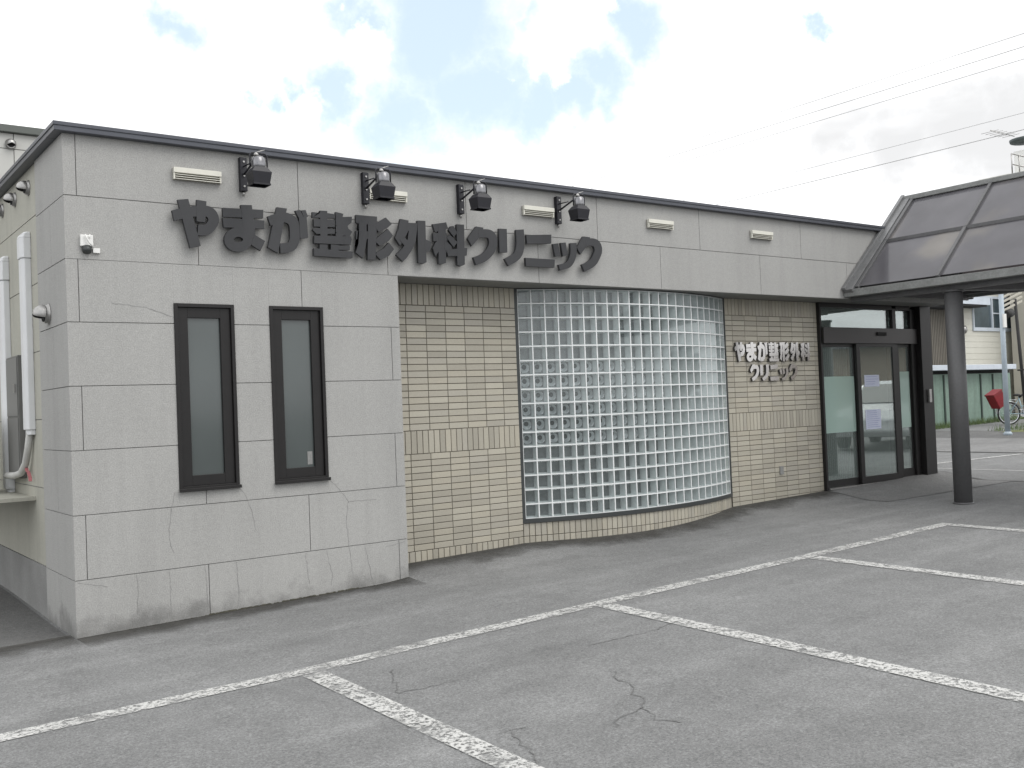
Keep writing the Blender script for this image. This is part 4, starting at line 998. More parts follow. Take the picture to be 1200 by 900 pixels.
# ------------------------------------------------------------------ floodlights over the sign
def make_flood(xb, q=.84):
    o = empty('floodlight', (xb, 0, 3.72))
    b = MB(); b.box(-.030, .030, -.05, 0, -.10, .19); b.build('bracket', M['blackmetal'], o, bevel=.004)
    for z in (-.06, .03, .15):
        b = MB(); b.lathe([(.009, 0), (.009, .008)], (0, -.05, z), (0, -1, 0), 8); b.build('bolt', M['stain'], o)
    b = MB(); b.lathe([(.012, 0), (.009, .04)], (0, -.025, -.10), (0, 0, -1), 8); b.build('bolt', M['stain'], o)
    b = MB(); b.tube([(.0, -.05, .04), (0, -.36, .13)], .0095, 8); b.tube([(0, -.05, .11), (0, -.20, .105)], .006, 6); b.build('arm', M['blackmetal'], o)
    HY = -.37
    before = set(bpy.data.objects)
    b = MB()   # yoke
    b.tube([(-.088, HY, .0), (-.088, HY, .125), (-.070, HY, .150), (.070, HY, .150), (.088, HY, .125), (.088, HY, .0)], .0075, 8)
    b.build('yoke', M['blackmetal'], o)
    b = MB(); b.lathe([(.03, -.012), (.062, 0), (.068, .03), (.068, .10), (.05, .12)], (0, HY, -.005), (0, .08, 1), 18); b.build('lamp_body', M['lampbody'], o)
    b = MB(); b.lathe([(.022, 0), (.027, .02), (.012, .035)], (-.03, HY - .01, .115), (.2, 0, 1), 12); b.tube([(-.035, HY, .15), (.005, HY - .01, .166), (.06, HY - .015, .185)], .0055, 6); b.build('clamp', M['stain'], o)
    b = MB()   # hood: wide box narrowing upwards, open below, tipped towards the wall
    t_ = [(-.062, HY - .062, .005), (.062, HY - .062, .005), (.062, HY + .062, .005), (-.062, HY + .062, .005)]
    m_ = [(-.100, HY - .085, -.045), (.100, HY - .085, -.045), (.100, HY + .095, -.045), (-.100, HY + .095, -.045)]
    d_ = [(-.082, HY - .070, -.160), (.082, HY - .070, -.160), (.082, HY + .075, -.160), (-.082, HY + .075, -.160)]
    V_ = [[b.bm.verts.new(p) for p in q] for q in (d_, m_, t_)]
    for A, B in ((V_[0], V_[1]), (V_[1], V_[2])):
        for k in range(4): b.bm.faces.new((A[k], A[(k + 1) % 4], B[(k + 1) % 4], B[k]))
    b.bm.faces.new(V_[2])
    b.bar((-.088, HY - .072, -.163), (.088, HY - .072, -.163), .012, .016); b.bar((-.088, HY + .077, -.163), (.088, HY + .077, -.163), .012, .016)
    b.bar((-.088, HY - .065, -.163), (-.088, HY + .07, -.163), .012, .016); b.bar((.088, HY - .065, -.163), (.088, HY + .07, -.163), .012, .016)
    b.build('hood', M['blackmetal'], o)
    b = MB(); b.box(-.07, .07, HY - .055, HY + .06, -.058, -.052); b.build('lens', M['lampglass'], o)
    for ob in [k for k in bpy.data.objects if k not in before]:      # slim the head about its pivot
        for v in ob.data.vertices:
            v.co.x *= q; v.co.y = HY + (v.co.y - HY) * q; v.co.z = .15 + (v.co.z - .15) * q
    return o


flab = ['black floodlight on a wall arm above the first hiragana characters, the leftmost of four', 'black floodlight in front of a cream vent, second of four from the left',
        'black floodlight above the middle kanji, with bare stone behind it', 'rightmost black floodlight, beside a cream vent and above the last character']
f0 = make_flood(1.435)
for i, (x, lab) in enumerate(zip((1.435, 2.605, 3.66, 4.90), flab)):
    o = f0 if i == 0 else copy_tree(f0)
    o.location = (x, 0, (3.72, 3.715, 3.71, 3.705)[i]); tag(o, lab, 'floodlight', 'floodlights over the big lettering')

# ------------------------------------------------------------------ things on the left side wall
cm = empty('wall_switch_box', (.155, 0, 3.11), 0, 'small white sensor box with a dangling tag high on the corner of the stone pier', 'sensor')
b = MB(); b.box(-.048, .048, -.028, 0, -.04, .05); b.build('housing', M['white'], cm, bevel=.006)
b = MB(); b.lathe([(.036, 0), (.036, .03), (.028, .05)], (.0, -.012, -.042), (0, -.3, -1), 14); b.build('sensor_head', M['frame_gl'], cm)
b = MB(); b.tube([(-.015, -.045, .05), (-.005, -.05, .02), (.01, -.052, -.01), (.045, -.045, -.05)], .006, 6); b.tube([(.02, -.045, .05), (.012, -.05, .02)], .006, 6); b.build('cable', M['white'], cm)
b = MB(); b.box(.045, .098, -.022, -.004, -.088, -.050); b.build('tag_plate', M['white'], cm, bevel=.003)


def make_cowl(r, label=None):
    """hooded round vent: collar on the wall and half dome open downwards; looks along -X"""
    o = empty('vent_cowl')
    b = MB(); b.lathe([(r * 1.12, 0), (r * 1.12, .008), (r * .95, .012), (r * .95, r * .5)], (0, 0, 0), (-1, 0, 0), 20); b.build('collar', M['stain'], o)
    b = MB(); rings = []
    for i in range(9):
        ph = math.pi / 2 * i / 8
        ring = []
        for k in range(15):
            th = math.pi * (k / 14) * 1.25 - math.pi * .125   # over the top, past horizontal
            ring.append(b.bm.verts.new((-r * .45 - r * 1.15 * math.sin(ph), r * math.cos(th) * math.cos(ph), r * math.sin(th) * math.cos(ph) if ph < 1.5 else 0)))
        rings.append(ring)
    for A, B in zip(rings[:-1], rings[1:]):
        for k in range(14):
            f = b.bm.faces.new((A[k], A[k + 1], B[k + 1], B[k])); f.smooth = True
    b.build('hood', M['stain'], o, recalc=False)
    b = MB(); b.lathe([(r * .8, 0), (r * .8, r * .45)], (-.012, 0, 0), (-1, 0, 0), 16); b.build('duct_mouth', M['dark'], o)
    return o


cow = make_cowl(.078)
spots = [(0, .62, 2.60, 1.0, 'large hooded steel vent on the side of the stone pier', None),
         (.014, 1.33, 3.78, .80, 'small hooded steel vent under the eave nearest the pier corner', 'small hooded vents under the side eave'),
         (.014, 1.93, 3.79, .80, 'small hooded steel vent under the side eave, the middle of three', 'small hooded vents under the side eave'),
         (.014, 2.55, 3.80, .80, 'small hooded steel vent under the side eave, the farthest from the pier corner', 'small hooded vents under the side eave')]
for i, (x, y, z, sc, lab, gp) in enumerate(spots):
    o = cow if i == 0 else copy_tree(cow)
    o.location = (x, y, z); o.scale = (sc, sc, sc)
    tag(o, lab, 'vent'); 
    if gp: o['group'] = gp


def make_duct(y, z0, z1, w=.085, d=.075, lab=''):
    o = empty('pipe_cover', (.014, y, z0), 0, lab, 'pipe cover'); h = z1 - z0

    def prof(zb, zt, ww, dd): return [[(0, -ww), (-dd * .7, -ww), (-dd, -ww * .6), (-dd, ww * .6), (-dd * .7, ww), (0, ww)], zb, zt]
    for nm, (P, a, c) in (('cover', prof(.0, h - .24, w, d)), ('top_cap', prof(h - .238, h - .06, w * 1.12, d * 1.12)), ('bottom_collar', prof(-.045, -.002, w * .85, d * .8))):
        b = MB(); b.hexa([(x, y_, a) for x, y_ in P], [(x, y_, c) for x, y_ in P])
        if nm == 'top_cap':
            b.hexa([(x, y_, c) for x, y_ in P], [(x * .88, y_ * .98, c + .03) for x, y_ in P]); b.hexa([(x * .88, y_ * .98, c + .03) for x, y_ in P], [(x * .5, y_ * .85, c + .055) for x, y_ in P])
        b.build(nm, M['duct'], o, bevel=.006)
    return o


d1 = make_duct(1.40, 1.66, 3.40, lab='white pipe cover on the side wall beside the stone pier, above a bent hose')
b = MB(); b.tube([(-.035, 0, -.03), (-.04, .06, -.16), (-.05, .14, -.30), (-.07, .24, -.385), (-.09, .40, -.41), (-.10, .75, -.42)], .030, 10); b.build('insulated_hose', M['hose'], d1)
make_duct(2.42, 1.10, 3.33, w=.10, lab='white pipe cover at the left picture edge, farther along the side wall')

mp_ = empty('gap_shade_panel', (.012, 2.03, 1.22), 0, 'flat dark panel added to stand for the shaded gap between the two pipe covers', 'shade panel')  # added dark panel standing for the shadowed gap beside the unit
b = MB(); b.box(-.05, 0, -.27, .27, 0, 1.12); b.build('gap_panel_body', mat('gap_shade_grey', (.13, .13, .125), .5, noise=[(4, .1, 3)]), mp_, bevel=.005)
b = MB(); b.box(-.056, -.051, -.25, .25, .02, .55); b.box(-.056, -.051, -.25, .25, .57, 1.10); b.build('gap_panel_front', mat('gap_panel_front', (.16, .16, .155), .45), mp_)
b = MB(); b.box(-.075, -.057, -.20, -.17, .78, .86); b.build('gap_panel_handle', M['stain'], mp_)

sh = empty('wall_shelf', (.014, 2.3, 1.06), 0, 'grey steel shelf bracketed to the cream side wall below the pipe covers', 'shelf')
b = MB(); b.box(-.62, 0, -.90, 1.2, 0, .012); b.box(-.62, 0, -.905, -.90, -.02, .012); b.box(-.625, -.62, -.905, 1.2, -.02, .012); b.build('shelf_plate', M['siding'], sh)
for y in (1.05, 1.15):
    b = MB(); b.bar((-.02, y, -.42), (-.55, y, -.04), .03); b.bar((-.018, y, -.45), (-.018, y, -.01), .03, upv=(1, 0, 0)); b.build('bracket', M['basecement'], sh)
ou = empty('outdoor_unit', (-.36, 2.55, 1.075), 0, 'white air conditioner outdoor unit standing on the wall shelf', 'air conditioner')
b = MB(); b.box(-.15, .15, -.40, .40, .02, .72); b.build('casing', M['white'], ou, bevel=.012)
b = MB(); b.lathe([(.23, 0), (.23, .012), (.20, .014)], (-.15, .10, .38), (-1, 0, 0), 24)
for k in range(9): b.bar((-.168, .10 - .19, .20 + k * .045), (-.168, .10 + .19, .20 + k * .045), .004)
b.build('fan_grille', M['basecement'], ou)
for y in (-.3, .3):
    b = MB(); b.box(-.16, .16, y - .03, y + .03, 0, .019); b.build('foot', M['basecement'], ou)
rb = empty('ribbon', (-.03, 1.47, 1.27), 0, 'faded red tape tied to the bent grey hose', 'ribbon')
b = MB(); P = [(0, .10, .055), (0, .06, .05), (-.004, .03, .03), (0, -.01, .02), (.006, -.05, -.03), (0, -.08, -.06)]
for p, q in zip(P[:-1], P[1:]): b.bar(p, q, .004, .028, upv=(1, 0, 0))
b.build('tape', mat('faded_red', (.40, .14, .15), .7), rb)

# small outlet plate low on the right tile wall
b = MB(); b.box(-.035, .035, -.020, 0, -.055, .055); o = b.build('outlet_box', M['frame_gl'], None, loc=(8.94, REC - .006, .70), bevel=.004)
o.data.materials[0] = M['basecement']; tag(o, 'small grey outlet box low on the tile wall between window and entrance', 'outlet')

# ------------------------------------------------------------------ entrance canopy
can = empty('entrance_canopy', (11.3, 0, 3.0), 0, 'pitched canopy of smoky translucent sheets in a grey steel frame in front of the entrance', 'canopy')
XL, ZL, XR, ZR = 9.887, 3.075, 11.384, 4.455      # left slope: eave and ridge
XR2 = 2 * XR - XL
YF = -6.7
lx, lz = XR - XL, ZR - ZL; ln_ = math.hypot(lx, lz)
bays = [-.20, -1.35, -2.65, -3.95, -5.25, YF]
def cpos(s, y, off, right=False):
    """point on a slope: s from eave 0 to ridge 1, off = height above the sheet"""
    x = XL + lx * s - off * lz / ln_; z = ZL + lz * s + off * lx / ln_
    if right: x = 2 * XR - x
    return (x - 11.3, y, z - 3.0)


for right in (False, True):
    for s0, s1 in ((.03, .497), (.503, .97)):
        b = MB()
        for y0, y1 in zip(bays[:-1], bays[1:]):
            b.hexa(*[[cpos(s0, y0, o_, right), cpos(s1, y0, o_, right), cpos(s1, y1 + .01, o_, right), cpos(s0, y1 + .01, o_, right)] for o_ in (0, .004)])
        b.build('roof_sheet', M['sheet'], can)
    for y in bays:
        b = MB(); b.obox(Vector(cpos(.5, y, .012, right)), Vector(cpos(1, y, 0, right)) - Vector(cpos(0, y, 0, right)), (0, 1, 0), Vector(cpos(.5, y, 1, right)) - Vector(cpos(.5, y, 0, right)), ln_ * .98, .045, .05)
        b.build('rafter', M['canopy'], can, bevel=.004)
    b = MB(); c0 = Vector(cpos(.5, -.05, .012, right)); c1 = Vector(cpos(.5, YF, .012, right)); b.bar(c0, c1, .04, .045); b.build('purlin', M['canopy'], can)
    # gutter and eave beam
    sx = -1 if not right else 1; xe = (XL if not right else XR2) - 11.3
    lift = .075 if right else 0.0
    b = MB(); b.box(min(xe - .02, xe + .12 * -sx), max(xe - .02, xe + .12 * -sx), YF, -.013, ZL - 3.0 - .085 + lift, ZL - 3.0 + .012 + lift * .4); b.build('eave_rail', M['canopytop'], can, bevel=.004)
    b = MB(); a_, c_ = sorted((xe - sx * .125, xe - sx * .24)); b.box(a_, c_, YF, -.015, ZL - 3.0 - .15 + lift * 2.4, ZL - 3.0 + .03 + lift * 1.6); b.build('eave_beam', M['canopy'], can, bevel=.004)
b = MB(); b.box(-.075 + XR - 11.3, .075 + XR - 11.3, YF - .02, -.012, ZR - 3.0 - .035, ZR - 3.0 + .035); b.build('ridge_cap', M['canopytop'], can, bevel=.01)
# flashing where the canopy meets the fascia
for right in (False, True):
    b = MB(); n0 = Vector(cpos(0, 0, 1, right)) - Vector(cpos(0, 0, 0, right))
    b.obox(Vector(cpos(.49, -.095, .02, right)), Vector(cpos(1, 0, 0, right)) - Vector(cpos(0, 0, 0, right)), (0, 1, 0), n0, ln_ * 1.02, .14, .055)
    b.obox(Vector(cpos(.49, -.045, .055, right)), Vector(cpos(1, 0, 0, right)) - Vector(cpos(0, 0, 0, right)), (0, 1, 0), n0, ln_ * 1.02, .05, .05)
    b.build('flashing', M['flash'], can, bevel=.003)
# cross beams between the eaves, carried by the columns
for y in (-1.43, -4.0, -6.4):
    b = MB(); b.hexa([(XL + .24 - 11.3, y - .06, -.075), (XR2 - .24 - 11.3, y - .06, .03), (XR2 - .24 - 11.3, y + .06, .03), (XL + .24 - 11.3, y + .06, -.075)], [(XL + .24 - 11.3, y - .06, .075), (XR2 - .24 - 11.3, y - .06, .16), (XR2 - .24 - 11.3, y + .06, .16), (XL + .24 - 11.3, y + .06, .075)]); b.build('cross_beam', M['canopy'], can, bevel=.004)
b = MB(); b.hexa([(XL + .1 - 11.3, -.16, .02), (XR2 - .1 - 11.3, -.16, .02), (XR2 - .1 - 11.3, -.125, .02), (XL + .1 - 11.3, -.125, .02)],
                 [(XR - .05 - 11.3, -.16, ZR - 3.05), (XR + .05 - 11.3, -.16, ZR - 3.05), (XR + .05 - 11.3, -.125, ZR - 3.05), (XR - .05 - 11.3, -.125, ZR - 3.05)])
b.build('end_board', M['canopy'], can)
ci = 0
for x, y in ((10.106, -1.43), (10.106, -4.0), (12.60, -1.43), (12.60, -4.0)):
    zb = gz(x, y)
    b = MB(); b.lathe([(.108, 0), (.108, 2.935 - zb + .0)], (x - 11.3, y, zb - 3.0), (0, 0, 1), 28); c_ = b.build('column', M['column'], can)
    b = MB(); b.lathe([(.125, 0), (.125, .012), (.112, .02)], (x - 11.3, y, zb - 3.0), (0, 0, 1), 28); b.build('base_ring', M['column'], c_)
    b = MB(); b.lathe([(.13, 0), (.13, .03)], (x - 11.3, y, 2.905 - 3.0), (0, 0, 1), 28); b.build('cap_plate', M['column'], c_)

# ------------------------------------------------------------------ rear wing behind the clinic
rw = empty('rear_wing', (-2, 9.2, 0), 0, 'taller rear block of pale panels with a dark roof edge behind the clinic roof', 'building')
b = MB(); b.box(-10, 6.3, .03, 8, 0, 6.35); b.build('wall_core', M['groove'], rw)
b = MB()
xj = [-10, -8.2, -6.4, -4.6, -2.8, -1.0, .8, 2.6, 3.35, 5.15, 6.3]
zj = [0, .9, 1.8, 2.7, 3.6, 4.5, 5.35, 6.10, 6.35]
for a, c in zip(xj[:-1], xj[1:]):
    for d, e in zip(zj[:-1], zj[1:]): b.box(a + .006, c - .006, 0, .03, d + .006, e - .006)
b.build('panels', M['panelroof'], rw)
b = MB(); b.box(-10.1, 6.4, -.08, 8.1, 6.35, 6.47); b.build('roof_edge', mat('rear_roof_edge', (.10, .11, .10), .5), rw, bevel=.01)
b = MB(); b.box(-9, -7.4, -.03, .02, 1.2, 2.6); w = b.build('window', M['bronze'], rw)
b = MB(); b.box(-8.9, -7.5, -.04, -.031, 1.3, 2.5); b.build('pane', M['housepane'], w)
o = copy_tree(cow); o.scale = (.95, .95, .95); o.rotation_euler = (0, 0, math.pi / 2); o.location = (1.30, 9.17, 6.17); tag(o, 'small round vent on the pale rear block beneath its dark roof edge', 'vent')

# ------------------------------------------------------------------ across the street
def gzs(x, y): return gz(x, y)


shed = empty('green_shed', (27.4, 8.0, gz(27, 8)), 0, 'low shed of faded green sheet metal with a pale roof edge across the street', 'shed')
b = MB(); b.box(-3.6, 2.55, 0.02, 1.8, -.1, 1.52); b.build('wall', M['green'], shed)
b = MB()
for x in (-2.2, -1.35, .72, 1.45, 2.1): b.box(x - .03, x + .03, -.012, .019, 0, 1.50)
b.build('wall_batten', mat('dark_batten', (.05, .07, .06), .7), shed)
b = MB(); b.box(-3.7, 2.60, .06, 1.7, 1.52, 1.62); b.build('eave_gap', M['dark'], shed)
b = MB(); b.box(-3.9, 2.25, -.35, 2.0, 1.625, 1.78); b.build('roof', M['bluewhite'], shed, bevel=.01)

hb = empty('brown_house', (27.4, 10.2, 0), 0, 'house wall of ribbed brown siding with a thin dark eave behind the green shed', 'house')
b = MB(); b.box(-3, 2.9, 0, 5, 0, 4.35); b.build('wall', M['brown'], hb)
b = MB()
for k in range(59): b.box(-3 + k * .1, -3 + k * .1 + .05, -.02, -.001, 0, 4.35)
b.build('ribs', M['brown'], hb)
b = MB(); b.box(-3.3, 2.92, -.5, 5.3, 4.355, 4.45); b.build('eave', M['dark'], hb); b = MB(); b.box(-3.4, 2.93, -.6, 5.4, 4.455, 4.9); b.build('roof', M['bluewhite'], hb)

hc = empty('cream_house', (33.3, 9.9, gz(30, 10)), 0, 'two storey cream house with a wide sliding window above the green shed', 'house')
b = MB(); b.box(-2.95, 6.0, 0, 3.2, 0, 5.6); b.build('wall', M['cream'], hc)
b = MB()
for k in range(28): b.box(-2.95, 6.0, -.012, -.001, .2 * k, .2 * k + .185)
b.build('clapboards', M['cream'], hc)
wx0, wx1, wz0, wz1 = -2.0, .62, 3.09, 4.11
b = MB(); b.box(wx0, wx1, -.02, .05, wz0, wz1); w = b.build('window', M['housepane'], hc)
b = MB()
for a, c, d, e in ((wx0 - .06, wx1 + .06, wz0 - .12, wz0), (wx0 - .06, wx1 + .06, wz1, wz1 + .08), (wx0 - .05, wx0, wz0, wz1), (wx1, wx1 + .05, wz0, wz1), (-.82, -.74, wz0, wz1), (-.74, wx1, 3.58, 3.62)):
    b.box(a, c, -.07, -.021, d, e)
b.build('frame', M['bluewhite'], w)
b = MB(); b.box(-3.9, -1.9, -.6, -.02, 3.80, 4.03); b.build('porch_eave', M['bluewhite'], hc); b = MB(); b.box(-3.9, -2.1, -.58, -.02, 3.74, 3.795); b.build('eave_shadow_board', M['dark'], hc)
b = MB(); b.lathe([(.14, 0), (.14, .1), (.05, .16)], (-2.72, -.02, 3.0), (0, -1, 0), 16); b.build('exhaust_cap', M['stain'], hc)
b = MB(); b.box(-3.1, 6.2, -.3, 3.4, 5.6, 5.8); rf_ = b.build('roof', M['roofdark'], hc)
hg = empty('beige_house', (35.85, 8.3, gz(33, 8)), 0, 'grey beige house wall at the right edge of the picture behind the leaning bicycle', 'house')
b = MB(); b.box(-2.55, 4.0, 0, 1.3, 0, 5.0); b.build('wall', M['greyhouse'], hg)
b = MB(); b.box(-1.9, -.6, -.04, .02, 3.1, 4.5); w = b.build('window', M['housepane'], hg)
b = MB(); b.box(-1.98, -.52, -.06, -.041, 3.0, 3.1); b.box(-1.98, -1.9, -.06, -.041, 3.1, 4.5); b.build('frame', M['white'], w)
b = MB(); b.box(-2.7, 4.2, -.3, 1.4, 5.0, 5.2); b.build('roof', M['roofdark'], hg)

# white roof tower with tank and aerial, far behind
tw = empty('roof_tower', (49.6, 15.2, 1.1), 0, 'white rooftop block with a handrail and aerial showing above the canopy ridge', 'building')
b = MB(); b.box(-4.3, 6, .2, 1.7, -1.2, 10.6); b.build('block_wall', M['cream'], tw)
b = MB(); b.box(-1.15, 3, 0.3, 1.5, 10.6, 12.3); b.build('penthouse', M['white'], tw)
b = MB()
for x in (-3.9, -3.2, -1.8, 0, 1.2, 2.4): b.tube([(x, .25, 10.6), (x, .25, 11.6)], .035, 6)
for z in (11.1, 11.6): b.tube([(-3.9, .25, z), (3.6, .25, z)], .03, 6)
b.build('handrail', M['stain'], tw)
b = MB(); b.lathe([(.05, 0), (.78, .07), (.82, .20), (.4, .3)], (-.75, 1.0, 12.68), (0, 0, 1), 18); b.build('tank_lid', mat('dark_lid', (.08, .10, .10), .6), tw)
b = MB()
for dx in (-.95, -.5, -.1): b.tube([(dx, 1.0, 12.25), (dx, 1.0, 12.85)], .03, 6)
b.build('lid_leg', M['stain'], tw)
b = MB(); b.tube([(-1.6, 1.2, 12.95), (-4.3, 1.0, 12.85)], .02, 5)
for k in range(6): b.tube([(-2.0 - k * .4, .75, 12.93 - k * .015), (-2.0 - k * .4, 1.6, 12.93 - k * .015)], .012, 4)
b.build('aerial', M['stain'], tw)

# pale steel pole, dark pole with meter rack
po = empty('steel_pole', (22.31, 4.25, gz(22.3, 4.25)), 0, 'pale blue grey steel pole standing in front of the bicycle', 'pole')
b = MB(); b.lathe([(.062, 0), (.055, 4.0)], (0, 0, 0), (0, 0, 1), 16); b.build('shaft', M['pole'], po)
b = MB(); b.lathe([(.10, 0), (.10, .05), (.07, .09)], (0, 0, 0), (0, 0, 1), 12); b.build('base', M['pole'], po)
b = MB(); b.box(-.10, .02, -.10, -.06, 2.62, 2.95); b.build('label_plate', M['white'], po)
dp = empty('utility_post', (25.75, 5.5, gz(25.5, 5.5)), 0, 'thin dark post with a slatted bracket at its top, right of the pale steel pole', 'post')
b = MB(); b.tube([(.05, 0, 0), (-.28, 0, 3.5)], .045, 8); b.build('shaft', M['rubber'], dp)
b = MB()
for k in range(4): b.bar((-.95, 0, 3.15 + k * .12), (.1, 0, 3.45 + k * .12), .03, .05)
b.build('slatted_bracket', M['greyhouse'], dp)
b = MB(); b.tube([(-.30, 0, 1.55), (.8, 0, 1.58)], .025, 6); b.build('cross_rail', M['rubber'], dp)
b = MB(); b.lathe([(.12, 0), (.12, .3)], (-.85, 0, 3.05), (1, 0, .2), 12); b.build('lamp_can', M['rubber'], dp)

# kerbside weeds
b = MB()
for i in range(2600):
    x = random.uniform(23.6, 27.6); y = random.uniform(2.4, 5.6)
    if random.random() < .45: x = random.uniform(24.5, 30); y = random.uniform(7.4, 7.95)
    h = random.uniform(.05, .22); a_ = random.uniform(0, 6.28); w_ = .012; z = gz(x, y)
    dx, dy = math.cos(a_) * h * .4, math.sin(a_) * h * .4
    b.face([(x - w_, y, z), (x + w_, y, z), (x + dx, y + dy, z + h)])
gm = mat('weed_green', (.07, .11, .03), .8, noise=[(1.5, .5, 3)])
tag(b.build('grass', gm), 'patch of green and yellowing weeds at the kerb below the bicycle', 'grass', kind='stuff')
ground_patch([(23.3, 2.2), (27.8, 2.2), (27.8, 5.0), (23.3, 5.0)], mat('verge_soil', (.11, .12, .05), .95, noise=[(2, .4, 5)]), 'verge', .012, 8, 8)

# ---- bicycle
bk = empty('bicycle', (26.7, 6.45, gz(26.9, 6.4)), math.radians(-38), 'bicycle with chrome mudguards and pale blue frame parked behind the steel pole', 'bicycle')
R_ = .31; WB = 1.06
for k, x in enumerate((0, WB)):
    b = MB(); b.tube([(x + R_ * math.cos(a_ * math.pi / 16), 0, R_ + R_ * math.sin(a_ * math.pi / 16)) for a_ in range(32)], .020, 8, closed=True); w = b.build('wheel', M['rubber'], bk)
    b = MB(); b.tube([(x + (R_ - .03) * math.cos(a_ * math.pi / 16), 0, R_ + (R_ - .03) * math.sin(a_ * math.pi / 16)) for a_ in range(32)], .012, 6, closed=True); b.build('rim', M['chrome'], w)
    b = MB()
    for s in range(18): b.tube([(x, (.02 if s % 2 else -.02), R_), (x + (R_ - .03) * math.cos(s * math.pi / 9), 0, R_ + (R_ - .03) * math.sin(s * math.pi / 9))], .003, 4)
    b.lathe([(.025, -.04), (.025, .04)], (x, 0, R_), (0, 1, 0), 10); b.build('spokes', M['chrome'], w)
    b = MB(); rr = R_ + .045; prev = None
    for a_ in range(15):
        t_ = math.radians((20 + a_ * 11.5) if k == 0 else (10 + a_ * 9.5)); P = [(x + rr * math.cos(t_), y_, R_ + rr * math.sin(t_) + dz) for y_, dz in ((-.05, -.012), (0, .01), (.05, -.012))]
        cur = [b.bm.verts.new(p) for p in P]
        if prev: 
            for q in range(2): b.bm.faces.new((prev[q], prev[q + 1], cur[q + 1], cur[q]))
        prev = cur
    b.build('mudguard', M['duct'], bk)
b = MB()
b.tube([(0, .05, R_), (.42, .02, .29)], .011, 6); b.tube([(0, -.05, R_), (.42, -.02, .29)], .011, 6); b.tube([(0, .05, R_), (.30, 0, .72)], .009, 6); b.tube([(0, -.05, R_), (.30, 0, .72)], .009, 6)
b.tube([(.42, 0, .29), (.29, 0, .78)], .017, 8); b.tube([(.42, 0, .29), (.62, 0, .34), (.82, 0, .56), (.90, 0, .72)], .019, 8); b.tube([(.35, 0, .52), (.60, 0, .50), (.84, 0, .64)], .014, 8)
b.tube([(.88, 0, .84), (.92, 0, .66)], .02, 8); b.tube([(.92, .03, .66), (1.03, .05, .42), (WB, .05, R_)], .012, 6); b.tube([(.92, -.03, .66), (1.03, -.05, .42), (WB, -.05, R_)], .012, 6)
b.build('frame', M['bikeblue'], bk)
b = MB(); b.tube([(.88, 0, .84), (.86, 0, .98)], .013, 6); b.tube([(.66, -.28, 1.0), (.82, -.20, 1.03), (.87, 0, .98), (.82, .20, 1.03), (.66, .28, 1.0)], .012, 6); b.build('handlebar', M['chrome'], bk)
b = MB(); b.lathe([(.03, 0), (.11, .02), (.10, .05), (.03, .07)], (.25, 0, .80), (0, 0, 1), 14); b.tube([(.30, 0, .76), (.42, 0, .84)], .03, 8); b.build('saddle', M['rubber'], bk)
b = MB(); b.lathe([(.09, -.006), (.09, .006)], (.42, .03, .29), (0, 1, 0), 18); b.bar((.42, .05, .29), (.53, .05, .16), .02, .012); b.bar((.42, -.05, .29), (.31, -.05, .42), .02, .012); b.box(.48, .58, .06, .13, .145, .17); b.box(.26, .36, -.13, -.06, .41, .435); b.build('crank', M['chrome'], bk)
b = MB(); b.bar((-.25, -.05, .70), (.22, -.05, .70), .012); b.bar((-.25, .05, .70), (.22, .05, .70), .012); b.bar((0, .06, R_), (-.12, .06, .70), .01); b.bar((0, -.06, R_), (-.12, -.06, .70), .01); b.build('rear_rack', M['chrome'], bk)
b = MB(); b.hexa([(.92, -.15, .70), (1.18, -.15, .70), (1.18, .15, .70), (.92, .15, .70)], [(.90, -.19, .94), (1.26, -.19, .94), (1.26, .19, .94), (.90, .19, .94)]); b.build('front_basket', M['stain'], bk)
rbx = empty('red_box', (26.42, 6.62, gz(26.9, 6.4) + .62), math.radians(-20), 'red carrier box tilted over the rear wheel of the bicycle', 'box')
b = MB()
ax = Vector((math.cos(.5), 0, math.sin(.5))); az = Vector((-math.sin(.5), 0, math.cos(.5)))
b.obox((-.02, 0, .10), ax, (0, 1, 0), az, .34, .34, .42); b.build('box_body', M['red'], rbx, bevel=.02)
b = MB(); b.obox(Vector((-.02, 0, .10)) + az * .23, ax, (0, 1, 0), az, .36, .36, .045); b.build('lid', M['red'], rbx, bevel=.012)

# ------------------------------------------------------------------ overhead wires
wires = [(16.0, .37, 7.90, 7.92, 'uppermost'), (16.0, .37, 7.71, 7.60, 'middle'), (16.0, .38, 7.53, 7.52, 'lower'), (16.0, .43, 6.61, 6.60, ''), (16.0, .44, 6.34, 6.34, '')]
wl = ['overhead wire, topmost of the three running together high above the clinic roof', 'overhead wire, middle of the three running together high above the clinic roof', 'overhead wire, lowest of the three running together high above the clinic roof',
      'upper of the two low overhead wires above the canopy', 'lower of the two low overhead wires above the canopy']
for i, (x, y, z, z2, _) in enumerate(wires):
    P = []
    for k in range(61):
        y_ = -24 + k * 1.0; u = (k / 60 - .5) * 2
        P.append((x + i * .12, y_, z + .25 * u * u - .02))
    b = MB(); b.tube(P, (.006, .007, .006, .005, .008)[i], 5); o = b.build('overhead_wire', M['wire']); tag(o, wl[i], 'wire', 'overhead wires across the sky')
for y in (-24, 36):
    up_ = empty('utility_pole', (16.2, y, gz(16, y)), 0, 'tall grey utility pole carrying the overhead wires, %s' % ('in the street beside the parking area' if y < 0 else 'far behind the clinic'), 'utility pole')
    b = MB(); b.lathe([(.17, 0), (.11, 9.0)], (0, 0, 0), (0, 0, 1), 14); b.build('shaft', M['basecement'], up_)
    b = MB(); b.box(-.7, .9, -.05, .05, 7.6, 7.7); b.box(-.5, .8, -.05, .05, 6.2, 6.3); b.build('crossarm', M['stain'], up_)

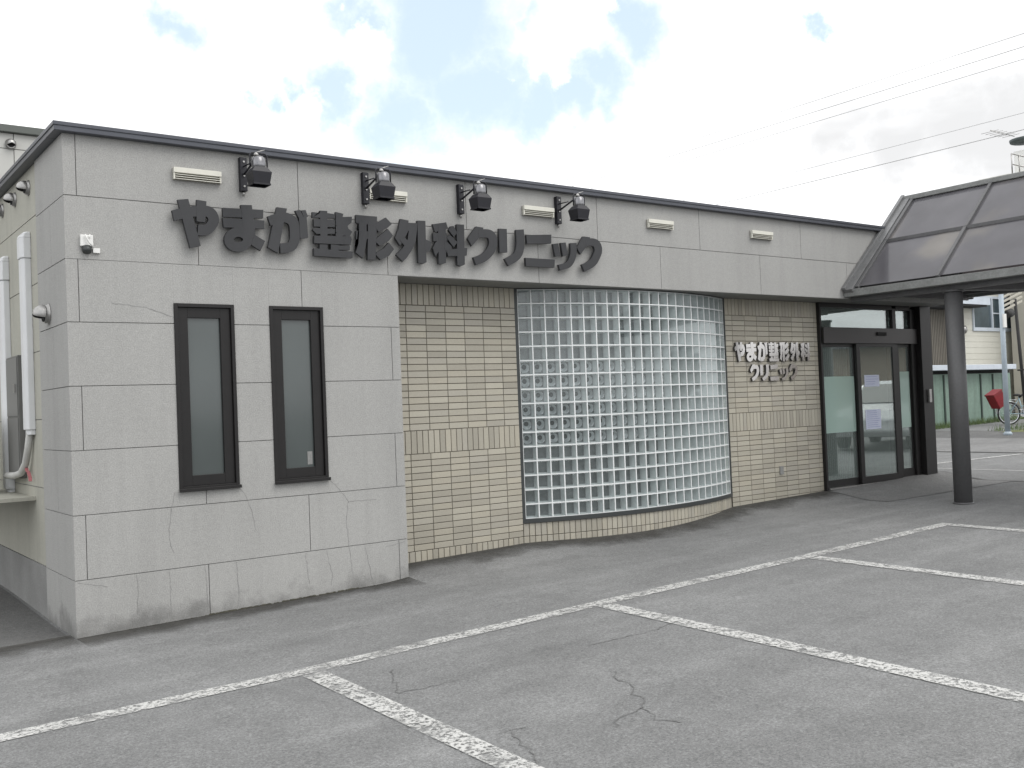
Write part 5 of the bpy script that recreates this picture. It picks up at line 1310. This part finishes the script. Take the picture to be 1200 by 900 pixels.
# ------------------------------------------------------------------ opposite the entrance: parked car and a house, seen mirrored in the door glass
car = empty('parked_car', (19.0, -4.4, gz(19, -4.4)), math.radians(160), 'silver hatchback parked across from the entrance, reflected in the door glass', 'car')
prof = [(-2.0, .35), (-2.05, .62), (-1.95, .86), (-1.75, .95), (-1.25, 1.42), (-.4, 1.50), (.35, 1.42), (.95, 1.0), (1.75, .84), (1.98, .66), (2.02, .40), (1.9, .28), (-1.9, .28)]
b = MB(); W_ = .80
secs = []
for yy, s_ in ((-W_, .0), (-W_ * .86, 1), (W_ * .86, 1), (W_, 0)):
    secs.append([b.bm.verts.new((x * (1 if s_ else .97), yy if z < 1.0 else yy * .80, z - (0 if s_ else .03) * (z > .9))) for x, z in prof])
for A, B in zip(secs[:-1], secs[1:]):
    for k in range(len(prof)): b.bm.faces.new((A[k], A[(k + 1) % len(prof)], B[(k + 1) % len(prof)], B[k]))
b.bm.faces.new(secs[0][::-1]); b.bm.faces.new(secs[-1]); b.build('body', M['carpaint'], car, bevel=.03)
b = MB()
for sy in (-1, 1):
    b.hexa([(-1.45, sy * .815, .98), (.75, sy * .815, .98), (.75, sy * .80, .98), (-1.45, sy * .80, .98)], [(-1.12, sy * .66, 1.38), (.30, sy * .66, 1.38), (.30, sy * .64, 1.38), (-1.12, sy * .64, 1.38)])
b.hexa([(.98, -.62, 1.01), (.98, .62, 1.01), (.96, .62, 1.0), (.96, -.62, 1.0)], [(.42, -.52, 1.42), (.42, .52, 1.42), (.40, .52, 1.40), (.40, -.52, 1.40)])
b.build('side_window', M['carglass'], car)
for x in (-1.25, 1.25):
    for sy in (-1, 1):
        b = MB(); b.lathe([(.20, -.10), (.30, -.09), (.30, .09), (.20, .10)], (x, sy * .74, .30), (0, 1, 0), 24); w = b.build('wheel', M['rubber'], car)
        b = MB(); b.lathe([(.18, 0), (.16, .012), (.05, .02)], (x, sy * .84, .30), (0, sy, 0), 16); b.build('hub', M['chrome'], w)
for sy in (-1, 1):
    b = MB(); b.box(1.90, 1.99, sy * .62 - .14, sy * .62 + .14, .62, .76); b.build('headlight', M['chrome'], car, bevel=.02)

oh = empty('apartment_house', (34, -18, gz(34, -10)), math.radians(-25), 'low reddish brown house across the street, reflected in the door glass', 'house')
b = MB(); b.box(-7, 7, 0, 8, 0, 2.5); b.build('wall', M['brick'], oh)
b = MB(); b.hexa([(-7.5, -.6, 2.5), (7.5, -.6, 2.5), (7.5, 8.6, 2.5), (-7.5, 8.6, 2.5)], [(-7.5, 3.9, 3.0), (7.5, 3.9, 3.0), (7.5, 4.1, 3.0), (-7.5, 4.1, 3.0)]); b.build('roof', M['roofdark'], oh)
for x in (-5, -1.5, 2, 5):
    for z in (1.0,):
        b = MB(); b.box(x - .8, x + .8, 8.0, 8.06, z, z + 1.2); w = b.build('window', M['white'], oh)
        b = MB(); b.box(x - .72, x + .72, 8.062, 8.08, z + .08, z + 1.12); b.build('pane', M['housepane'], w)
